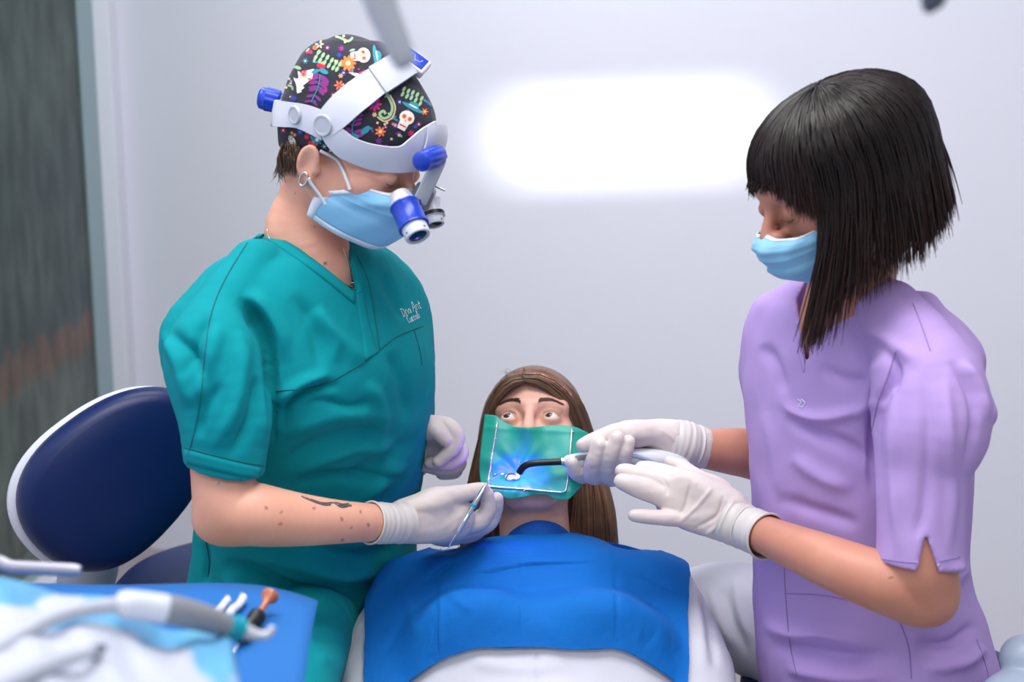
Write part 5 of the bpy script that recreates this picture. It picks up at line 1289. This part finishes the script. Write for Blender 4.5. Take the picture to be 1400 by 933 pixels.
if vnormals(b.v[0], np.array(b.f))[:500].mean(0) @ n_f < 0: b = MB(); b.grid(G, 0, .0007)
b.build('dam_sheet', M['dam'], RD, smooth=True); DM = bvh_of(b.v[0], b.f)
M['frame'] = mat('polished frame', (214, 217, 222), .25, .8)
b = MB(); b.tube([onface(x, y, damY(x, y) + .0022) for x, y in FR], .00135, 8); fr_o = b.build('dam_frame', M['frame'], RD, smooth=True)
for x, y, dx, dy in ((782, 590, 3.5, .8), (717, 669, 0, 3.5), (674, 650, 6, -3), (672, 655, -4, 0), (679, 600, -4, -1)):
    b = MB(); b.tube([onface(x, y, damY(x, y) + .0022), onface(x + dx, y + dy, damY(x + dx, y + dy) + .002)], .0009, 6); b.build('frame_pin', M['frame'], fr_o, smooth=True)
fd = Field(onface(690, 660, .09) - .03, onface(715, 645, .1) + .03, .0008)
tc_ = [onface(696, 653, .0915), onface(705, 652, .0915)]
for p in tc_: fd.add(ell(p, (.0062, .0052, .0044)), .0015)
v, q = fd.mesh(1); M['tooth'] = mat('tooth', (244, 242, 236), .2, sss=.1); mk('teeth', v, q, M['tooth'], RD)
b = MB(); b.tube(catmull([onface(692, 654, .097), onface(695, 649.5, .099), onface(701, 648.5, .0995), onface(706, 650, .099)], 6), .0009, 6); b.build('dam_clamp', M['black'], RD, smooth=True)
# ------------------------------------------------------------------ curing light
CL = thing('curing_light', P(860, 630, 1.715), 'white cordless curing light with a bent black tip, held in gloved hands', 'curing light')
p, r = CH((772, 631.5, 1.712, 7), (780, 631, 1.712, 9.5), (798, 630, 1.713, 11), (830, 628, 1.715, 12), (862, 626, 1.716, 13), (895, 628, 1.716, 14), (925, 633, 1.716, 12.5), (938, 637, 1.716, 8.5), (943, 639, 1.716, 3))
b = MB(); b.tube(catmull(p, 8), catmull(r, 8)[:, 0], 28); hb = b.build('handle', M['white'], CL, smooth=True); CB = bvh_of(b.v[0], b.f)
b = MB(); snapstrip(b, CB, [(786, 624), (805, 622), (830, 621), (850, 622)], [(788, 630), (806, 629), (830, 629), (850, 630)], .0008, .0006, 6, 3); b.build('button_panel', M['grey'], hb, smooth=True)
b = MB(); snapstrip(b, CB, [(858, 621), (872, 622), (890, 628), (902, 635)], [(858, 626), (872, 627), (887, 633), (897, 638)], .0008, .0006, 6, 3); M['stripe'] = mat('blue grey stripe', (150, 166, 190), .4); b.build('grip_stripe', M['stripe'], hb, smooth=True)
p, r = CH((767, 631.5, 1.7115, 5.6), (773, 631.3, 1.712, 6.2)); b = MB(); b.tube(p, r, 20); b.build('collet', M['chrome'], CL)
p, r = CH((768, 631.5, 1.712, 4.7), (748, 632.5, 1.711, 4.6), (733, 633.5, 1.710, 4.6), (722, 635.5, 1.711, 4.7), (715, 639.5, 1.713, 4.9), (710.5, 646, 1.717, 5.1))
b = MB(); b.tube(catmull(p, 6), catmull(r, 6)[:, 0], 20); b.build('light_guide', M['black'], CL, smooth=True)
tipd = nrm(p[-1] - p[-2]); tipd = nrm(tipd + np.array([0, .5, 0]))
led = mat('led tip', (80, 120, 255), .3, emit=((70, 110, 255), 6)); b = MB(); b.lathe(p[-1] + nrm(p[-1] - p[-2]) * .0002, nrm(p[-1] - p[-2]), [(0, .0042), (.0008, .0040), (.001, .0005)], 18); b.build('glowing_tip', led, CL)
bl = bpy.data.lights.new('curing_beam', 'POINT'); bl.energy = .15; bl.color = (.28, .07, 1); bl.shadow_soft_size = .003; o = bpy.data.objects.new('curing_beam', bl); C.objects.link(o); o.location = p[-1] + nrm(p[-1] - p[-2]) * .0035 - n_f * .001
# ------------------------------------------------------------------ probe in the dentist's hand
PR = thing('dental_probe', P(623, 732, 1.60), 'slim steel dental probe with a turquoise ring between gloved fingers', 'probe')
a0, a1 = P(624, 731, 1.610), P(664, 664, 1.638); ax = nrm(a1 - a0); l = np.linalg.norm(a1 - a0)
b = MB(); b.lathe(a0, ax, [(0, .0012), (.003, .0022), (.006, .0032), (l * .38, .0036), (l * .40, .0032), (l * .42, .0036), (l * .8, .0036), (l * .95, .0028), (l, .0016)], 20); h_ = b.build('shaft', M['chrome'], PR)
M['turq'] = mat('turquoise ring', (0, 150, 190), .4); b = MB(); b.lathe(a0 + ax * l * .55, ax, [(0, .0036), (.0005, .0045), (.004, .0045), (.0045, .0036)], 20); b.build('colour_ring', M['turq'], PR)
b = MB(); p = [a0 + ax * .002, P(619, 738, 1.609), P(615, 746, 1.609), P(613.5, 749, 1.609), P(609, 750, 1.609), P(602, 751, 1.609)]; b.tube(catmull(p, 5), np.linspace(.0013, .0007, 26), 8); b.build('hook_tip', M['chrome'], PR, smooth=True)
b = MB(); p = [a1 - ax * .002, P(668, 659, 1.655), P(672, 655, 1.68), P(682, 650, 1.71), P(689, 647, 1.72)]; b.tube(catmull(p, 5), np.linspace(.0013, .0006, 21), 8); b.build('straight_tip', M['chrome'], PR, smooth=True)
# ================================================================== stools
def disc(c, ex, ey, n, a, b_, rows, m, name, parent, sup=2.0, N=64):
    """an upholstered oval: rows of (scale, height along n)"""
    G = []
    for s_, h_ in rows:
        G.append([c + n * h_ + ex * a * s_ * np.sign(math.cos(t)) * abs(math.cos(t)) ** (2 / sup) + ey * b_ * s_ * np.sign(math.sin(t)) * abs(math.sin(t)) ** (2 / sup) for t in np.linspace(0, 2 * math.pi, N + 1)[:-1]])
    mb = MB(); mb.grid(np.array(G), 0, 0, True); mb.raw(G[0], [list(range(N))[::-1]]); mb.raw(G[-1], [list(range(N))]); return mb.build(name, m, parent, smooth=True)
CUSH = [(.02, -.030), (.80, -.030), (.93, -.026), (.985, -.014), (1, 0), (.985, .012), (.95, .020), (.88, .026), (.80, .029), (.5, .033), (.02, .034)]
SHELL = [(.02, -.05), (.6, -.049), (.9, -.042), (1.0, -.028), (1.02, -.016), (1.0, -.010), (.02, -.010)]
def stool(cx, cy, z, name, label, az):
    t = thing(name, (cx, cy, 0), label, 'stool'); X = np.array([1., 0, 0]); Y_ = np.array([0, 1., 0]); Zv = np.array([0, 0, 1.])
    disc(np.array([cx, cy, z - .034]), X, Y_, Zv, .215, .215, CUSH, M['navy'], 'seat', t, 2.2)
    disc(np.array([cx, cy, z - .05]), X, Y_, Zv, .20, .20, SHELL, M['white'], 'seat_shell', t, 2.2)
    b = MB(); b.lathe((cx, cy, .10), Zv, [(0, .036), (.18, .036), (.185, .026), (z - .20, .026), (z - .19, .05), (z - .185, .05)], 24); b.build('column', M['chrome'], t)
    for k in range(5):
        a = az + k * 2 * math.pi / 5; e = np.array([cx + .27 * math.cos(a), cy + .27 * math.sin(a), .075]); b = MB(); b.tube([(cx, cy, .115), (cx + .12 * math.cos(a), cy + .12 * math.sin(a), .105), e], [.026, .022, .016], 12); lg = b.build('leg', M['lightgrey'], t)
        b = MB(); w_ = np.array([-math.sin(a), math.cos(a), 0]); b.lathe(e - [0, 0, .045] - w_ * .018, w_, [(0, .022), (.003, .029), (.033, .029), (.036, .022)], 20); b.tube([e, e - [0, 0, .03]], .007, 8); b.build('caster', M['black'], lg)
    return t
st = stool(-.42, 1.95, .60, 'dentist_stool', 'navy stool with an oval backrest on white shell behind the teal scrubs', .3)
bc = P(162, 649, 1.78); bn = nrm([.50, -.84, .14]); bx = nrm(P(230, 587, 1.78) - bc + np.array([0, .06, 0])); bx = nrm(bx - bn * (bx @ bn)); by = np.cross(bn, bx)
def egg(c, rows, m, name, parent, grow=1.0, N=72):
    G = []
    for s_, h_ in rows:
        row = []
        for t in np.linspace(0, 2 * math.pi, N + 1)[:-1]:
            u, w_ = math.cos(t), math.sin(t); u = np.sign(u) * abs(u) ** .86; w_ = np.sign(w_) * abs(w_) ** .90
            a, bb = .148 * grow, (.106 - .012 * u) * grow
            row.append(c + bn * h_ + bx * a * s_ * u + by * bb * s_ * w_ - bn * .10 * (a * s_ * u) ** 2 * 6 * 0)
        G.append(row)
    mb = MB(); mb.grid(np.array(G), 0, 0, True); mb.raw(G[0], [list(range(N))[::-1]]); mb.raw(G[-1], [list(range(N))]); return mb.build(name, m, parent, smooth=True)
bk_ = egg(bc, [(.02, -.030), (.80, -.030), (.93, -.026), (.985, -.012), (1, .004), (.99, .018), (.955, .029), (.90, .036), (.82, .040), (.5, .043), (.02, .044)], M['navy'], 'backrest', st)
egg(bc - bn * .022 - bx * .006 + by * .002, [(.02, -.032), (.6, -.031), (.88, -.024), (.98, -.012), (1.02, .004), (1.01, .016), (.9, .018), (.02, .018)], M['white'], 'backrest_shell', st)
b = MB(); pl = [bc - bn * .05 - bx * .02, P(122, 770, 1.84), P(128, 830, 1.90), np.array([-.52, 1.95, .52]), np.array([-.42, 1.95, .52])]
b.tube(catmull(pl, 8), np.linspace(.046, .036, 33), 18); b.build('back_support', M['lightgrey'], st, smooth=True)
st2 = stool(.54, 1.68, .545, 'assistant_stool', 'navy stool under the lilac tunic', .1)
# ================================================================== dental chair
DC = thing('dental_chair', (.03, 1.3, 0), 'navy reclining dental chair with white shell under the patient', 'dental chair')
def pad(outline, z0, z1, m, name, bev, yoff=-.0):
    """padded slab in the recliner's plane (local x, z) between heights z0 < z1 along its normal"""
    bm = MB(); c = catmull(outline, 6, closed=True); ctr = c.mean(0); G = []
    for s_, h_ in ((.02, z0), (.9, z0), (1 - bev, z0 + .004), (1, z0 + .3 * (z1 - z0)), (1, z0 + .6 * (z1 - z0)), (1 - bev * .4, z1 - .006), (1 - bev, z1), (.02, z1 + .002)):
        G.append([tl_(*(np.array([ctr[0] + (p[0] - ctr[0]) * s_, h_, ctr[1] + (p[1] - ctr[1]) * s_]))) for p in c])
    bm.grid(np.array(G), 0, 0, True); n = len(c); bm.raw(G[0], [list(range(n))]); bm.raw(G[-1], [list(range(n))[::-1]])
    return bm.build(name, m, DC, smooth=True)
BO = [(x * .88, z) for x, z in [(-.10, .02), (-.19, -.03), (-.255, -.12), (-.285, -.25), (-.25, -.42), (-.21, -.56), (0, -.60), (.21, -.56), (.25, -.42), (.285, -.25), (.255, -.12), (.19, -.03), (.10, .02)]]
pad(BO, -.268, -.204, M['navy'], 'chair_back', .06)
pad([(x * 1.015, z * 1.01) for x, z in BO], -.308, -.269, M['white'], 'back_shell', .08)
hc = HP.p(0, -.105, .05); b = MB(); fm = frame(hc - HP.d(0, .055, 0), HP.d(1, 0, 0), HP.d(0, 0, 1)); b.box(fm, (.15, .15, .05), .022, seg=4); b.build('headrest', M['navy'], DC)
b = MB(); b.tube(catmull([hc - HP.d(0, .05, .02), tl_(0, -.24, .12), tl_(0, -.26, -.02), tl_(0, -.27, -.15)], 5), .018, 12); b.build('headrest_bar', M['chrome'], DC, smooth=True)
b = MB(); c = np.eye(4); c[:3, 3] = (.03, .98, .20); b.box(c, (.36, .72, .075), .03, seg=4); b.build('chair_seat', M['navy'], DC)
b = MB(); c = np.eye(4); c[:3, 3] = (.03, 1.02, .145); b.box(c, (.32, .62, .04), .02); b.build('seat_base', M['white'], DC)
b = MB(); c = np.eye(4); c[:3, 3] = (.03, 1.05, .08); b.box(c, (.28, .40, .12), .03); b.build('pedestal', M['white'], DC)
b = MB(); c = np.eye(4); c[:3, 3] = (.03, 1.15, .02); b.box(c, (.40, .80, .04), .015); b.build('floor_plate', M['lightgrey'], DC)
# ================================================================== instrument tray with a blue drape
TZ = .838
M['handle'] = mat('brushed handle', (168, 166, 178), .45, .3)
TR = thing('instrument_tray', (-.50, .93, 0), 'instrument table on a column, its top covered by blue paper', 'instrument table')
b = MB(); c = np.eye(4); c[:3, 3] = (-.52, .90, TZ - .014); b.box(c, (.62, .62, .02), .008); b.build('table_top', M['metal'], TR)
b = MB(); b.lathe((-.62, .92, .05), (0, 0, 1), [(0, .05), (.01, .03), (.76, .03), (.765, .07), (.773, .07)], 24); b.build('column', M['white'], TR)
b = MB(); c = np.eye(4); c[:3, 3] = (-.62, .92, .03); b.box(c, (.42, .42, .06), .02); b.build('base', M['lightgrey'], TR)
hp = [np.array([-.80, .95, TZ - .01]), np.array([-.80, 1.02, TZ + .05]), P(-70, 773, 1.08), P(20, 776, 1.08), P(100, 780, 1.08), P(110, 780.5, 1.08)]
b = MB(); rr = np.interp(np.linspace(0, 1, 31), [0, .8, .86, .96, 1], [.0056, .0060, .0046, .0046, .0025]); b.tube(catmull(hp, 6), rr, 16); b.build('side_handle', M['handle'], TR, smooth=True)
DP = [(-.86, 1.262), (-.60, 1.258), (-.40, 1.256), (-.28, 1.257), (-.235, 1.240), (-.193, 1.207), (-.186, 1.11), (-.178, 1.02), (-.168, .80), (-.16, .58)]
cc = np.concatenate([catmull(DP[:6], 5), catmull(DP[5:], 5)[1:]]); NV = 24; G = np.zeros((NV, len(cc), 3))
for j, p in enumerate(cc):
    q_ = np.array([-.82 + .52 * (j / (len(cc) - 1)), .60])
    for i in range(NV):
        w_ = i / (NV - 1); e = q_ + (p - q_) * w_; G[i, j] = (e[0], e[1], TZ + .0012 + .0016 * math.sin(e[0] * 31 + 2) * math.sin(e[1] * 23) + .003 * max(0, w_ - .8) * math.sin(j * .35))
b = MB(); b.grid(G, 0, .0012)
if vnormals(b.v[0], np.array(b.f))[:NV * len(cc)][:, 2].mean() < 0: b = MB(); b.grid(G[:, ::-1], 0, .0012)
M['drape'] = mat('blue drape paper', (0, 96, 170), .7, bump=('noise', 300, .12)); b.build('paper_drape', M['drape'], TR, smooth=True)
# brown and black syringe on the drape
TS = TZ + .004
SY = thing('syringe', PZ(350, 845, TS), 'small black syringe with brown plunger lying on the blue paper', 'syringe')
p0, p1, p2 = PZ(331, 872, TS + .006), PZ(352, 843, TS + .009), PZ(370, 814, TS + .018); ax = nrm(p1 - p0); l = np.linalg.norm(p1 - p0)
b = MB(); b.lathe(p0, ax, [(-.008, .0022), (0, .004), (.003, .0068), (l * .75, .0072), (l * .8, .0085), (l, .0085), (l + .001, .006)], 24); b.build('barrel', M['black'], SY)
M['brown'] = mat('copper brown plastic', (176, 96, 62), .3, coat=.3)
ax = nrm(p2 - p1); l = np.linalg.norm(p2 - p1); b = MB(); b.lathe(p1, ax, [(-.004, .0026), (0, .0030), (l * .62, .0032), (l * .75, .0052), (l * .86, .0075), (l * .9, .0085), (l * .97, .0088), (l, .0080), (l * 1.002, .0066), (l * .97, .0055), (l * .965, .0004)], 28); b.build('plunger', M['brown'], SY)
b = MB(); b.tube([p0, PZ(324, 884, TS + .005), PZ(319, 894, TS + .004)], [.0016, .0008, .0005], 8); b.build('needle', M['chrome'], SY, smooth=True)
def clip(pts, lab, r):
    p = catmull([PZ(x, y, TS + .0045) for x, y in pts], 6); t = thing('plastic_clip', p[0], lab, 'clip', 'white clips on the blue paper')
    b = MB(); b.tube(p, np.interp(np.linspace(0, 1, len(p)), [0, .1, .5, .9, 1], [.5 * r, r, r * .9, r, .4 * r]), 14); b.build('clip_body', M['white'], t, smooth=True)
    b = MB(); e = p[-5] + np.array([-.001, .001, r * .75]); b.lathe(e, (0, -.3, 1), [(-.001, r * .5), (.0012, r * .5), (.0016, r * .3)], 14); b.build('grey_insert', M['grey'], t)
clip([(294, 840), (302, 832), (310, 822), (314, 820)], 'short white plastic clip on the blue paper, farther from the brown plunger', .0042)
clip([(313, 842), (318, 834), (326, 828), (332, 819), (331, 817)], 'white plastic clip with a bent end on the blue paper, next to the brown plunger', .0044)
# ================================================================== covered handpiece holder and air-water syringe
CV = thing('covered_console', (-.45, .70, TZ), 'crumpled light blue and white protective cover over a console, out of focus in front', 'console cover')
SIL = catmull([(-170, 778), (-60, 782), (0, 789), (45, 800), (80, 812), (110, 814), (150, 818), (190, 846), (230, 862), (270, 862), (300, 866), (314, 876), (319, 900), (320, 930)], 6)
NVc = 46; G = np.zeros((NVc + 6, len(SIL), 3)); col_ = np.ones((NVc + 6, len(SIL), 3)); BLUEC = np.array(srgb((110, 190, 236))[:3]) / np.array(srgb((228, 230, 240))[:3]); RNG2 = np.random.RandomState(3)
for j, (x, y) in enumerate(SIL):
    for i in range(NVc):
        w_ = i / (NVc - 1); yy = y + (1010 - y) * w_; xx = x + (x - 60) * .10 * w_ * (1 if x > 250 else .3)
        Yd = .885 - .30 * w_ ** .9 + .010 * math.sin(x * .031 + w_ * 6) + .007 * math.sin(x * .07 - w_ * 11) - .05 * max(0, (x - 285) / 35) * (1 - w_)
        G[i + 6, j] = P(xx, yy, Yd)
        s_ = 0
        for (cx, cy, rx, ry) in ((60, 955, 230, 72), (215, 950, 62, 62), (0, 850, 52, 22), (120, 885, 70, 30), (85, 828, 30, 14), (10, 905, 70, 40)):
            d = math.hypot((xx - cx) / rx, (yy - cy) / ry) + .10 * math.sin(xx * .09) + .08 * math.sin(yy * .11 + xx * .03); s_ = max(s_, min(1, max(0, (1.12 - d) / .16)))
        tone = 1 + .18 * math.sin(xx * .05 + yy * .03) * math.sin(yy * .06)
        col_[i + 6, j] = BLUEC * tone * (1 - s_) + s_
    top = G[6, j].copy()
    for k in range(6):
        f_ = (6 - k) / 6; G[k, j] = top + np.array([0, .035 * f_, -(top[2] - TZ - .004) * f_ * f_]); col_[k, j] = BLUEC
M['cover'] = mat('protective film', (188, 192, 206), .45, tint=True, bump=('noise', 40, .2))
b = MB(); b.grid(G[::-1], 0, 0); v_ = b.v[0]; cl = col_[::-1].reshape(-1, 3)
b.build('film_cover', M['cover'], CV, smooth=True, col=np.clip(cl, 0, 1))
b = MB(); c = np.eye(4); c[:3, 3] = (-.50, .66, TZ + .05); b.box(c, (.42, .22, .09), .03); b.build('console_block', M['white'], CV)
AS = thing('air_water_syringe', P(270, 850, .86), 'grey air-water syringe with turquoise ring and bent white nozzle, out of focus', 'dental handpiece')
p, r = CH((222, 834, .835, 20), (240, 836, .84, 20.5), (280, 846, .85, 19), (312, 857, .858, 16), (318, 859, .86, 15)); b = MB(); b.tube(catmull(p, 6), catmull(r, 6)[:, 0], 28); b.build('grip', M['grey'], AS, smooth=True)
p, r = CH((311, 856, .857, 17.2), (329, 861.5, .863, 16.5)); M['ringteal'] = mat('turquoise band', (0, 158, 178), .4); b = MB(); b.tube(p, r, 24); b.build('colour_band', M['ringteal'], AS)
p, r = CH((327, 861, .863, 13), (340, 866, .866, 10), (352, 868.5, .868, 7), (362, 869, .87, 6), (369, 865, .871, 5.6), (373, 857, .872, 4.6)); b = MB(); b.tube(catmull(p, 6), catmull(r, 6)[:, 0], 20); b.build('nozzle', M['white'], AS, smooth=True)
p, r = CH((160, 827, .82, 15), (172, 827, .822, 19), (200, 830, .83, 20), (226, 834, .836, 20.5)); b = MB(); b.tube(catmull(p, 6), catmull(r, 6)[:, 0], 24); b.build('connector', M['white'], AS, smooth=True)
p, r = CH((-90, 935, .70, 17), (0, 884, .75, 14), (60, 850, .78, 12), (110, 834, .80, 11), (166, 827, .82, 11)); b = MB(); b.tube(catmull(p, 8), catmull(r, 8)[:, 0], 16); b.build('hose', M['lightgrey'], AS, smooth=True)
HS = thing('handpiece_hose', P(60, 920, .66), 'pale grey handpiece hose across the white cover', 'hose')
p, r = CH((-100, 985, .62, 15), (0, 938, .66, 14), (60, 912, .69, 13), (110, 896, .72, 10), (132, 890, .735, 7)); b = MB(); b.tube(catmull(p, 8), catmull(r, 8)[:, 0], 16); b.build('tube', M['lightgrey'], HS, smooth=True)
b = MB(); b.tube([P(126, 892, .731), P(140, 887, .745)], [.0042, .003], 14); b.build('tip_collar', M['dgrey'], HS)
# ================================================================== side unit at the right edge
M['unit'] = mat('grey blue unit', (150, 164, 182), .4)
SU = thing('side_unit', (.62, 1.30, 0), 'rounded pale grey side unit at the corner beside the lilac tunic', 'dental unit')
c0 = P(1470, 1010, 1.30); b = MB(); b.lathe((c0[0], c0[1], 0), (0, 0, 1), [(0, .10), (.02, .12), (c0[2] - .02, .12), (c0[2] + .025, .105), (c0[2] + .04, .07), (c0[2] + .045, .01)], 40); b.build('cabinet', M['unit'], SU, smooth=True)
c1 = P(1404, 902, 1.37); fd = Field(c1 - .12, c1 + .12, .004); fd.add(ell(c1, (.030, .030, .028))); fd.add(ell(P(1412, 955, 1.33), (.055, .05, .028)), .006); v, q = fd.mesh(1); mk('suction_head', v, q, M['unit'], SU)
# ================================================================== operating lamp above the frame
LM = thing('operating_lamp', (.10, .86, 1.62), 'ceiling-mounted operating lamp with two grey handles hanging down', 'lamp')
b = MB(); c = np.eye(4); c[:3, 3] = (.10, .88, 1.62); b.box(c, (.46, .12, .12), .04, seg=4); b.build('lamp_head', M['white'], LM)
b = MB(); c = np.eye(4); c[:3, 3] = (.10, .944, 1.62); b.box(c, (.36, .006, .07), .002); b.build('lens', mat('lamp lens', (240, 244, 255), .2, emit=((250, 250, 255), 3)), LM)
p, r = CH((509, -150, .80, 30), (505, -60, .80, 26), (517, -5, .80, 23), (530, 30, .80, 21), (545, 66, .80, 19), (553, 86, .80, 15), (556, 93, .80, 7)); b = MB(); b.tube(catmull([np.array([-.09, .86, 1.58])] + list(p), 6), catmull([r[0]] + list(r), 6)[:, 0], 20); b.build('handle', M['lightgrey'], LM, smooth=True)
p, r = CH((1290, -150, .80, 26), (1284, -60, .80, 24), (1277, -8, .80, 19), (1271, 8, .80, 13), (1267, 17, .80, 5)); b = MB(); b.tube(catmull([np.array([.28, .86, 1.58])] + list(p), 6), catmull([r[0]] + list(r), 6)[:, 0], 20); b.build('handle', M['dgrey'], LM, smooth=True)
b = MB(); b.tube(catmull([np.array([.10, .86, 1.67]), np.array([.10, .70, 1.85]), np.array([.10, .30, 2.2]), np.array([.10, .30, 2.69])], 8), .022, 14); b.build('arm', M['white'], LM, smooth=True)
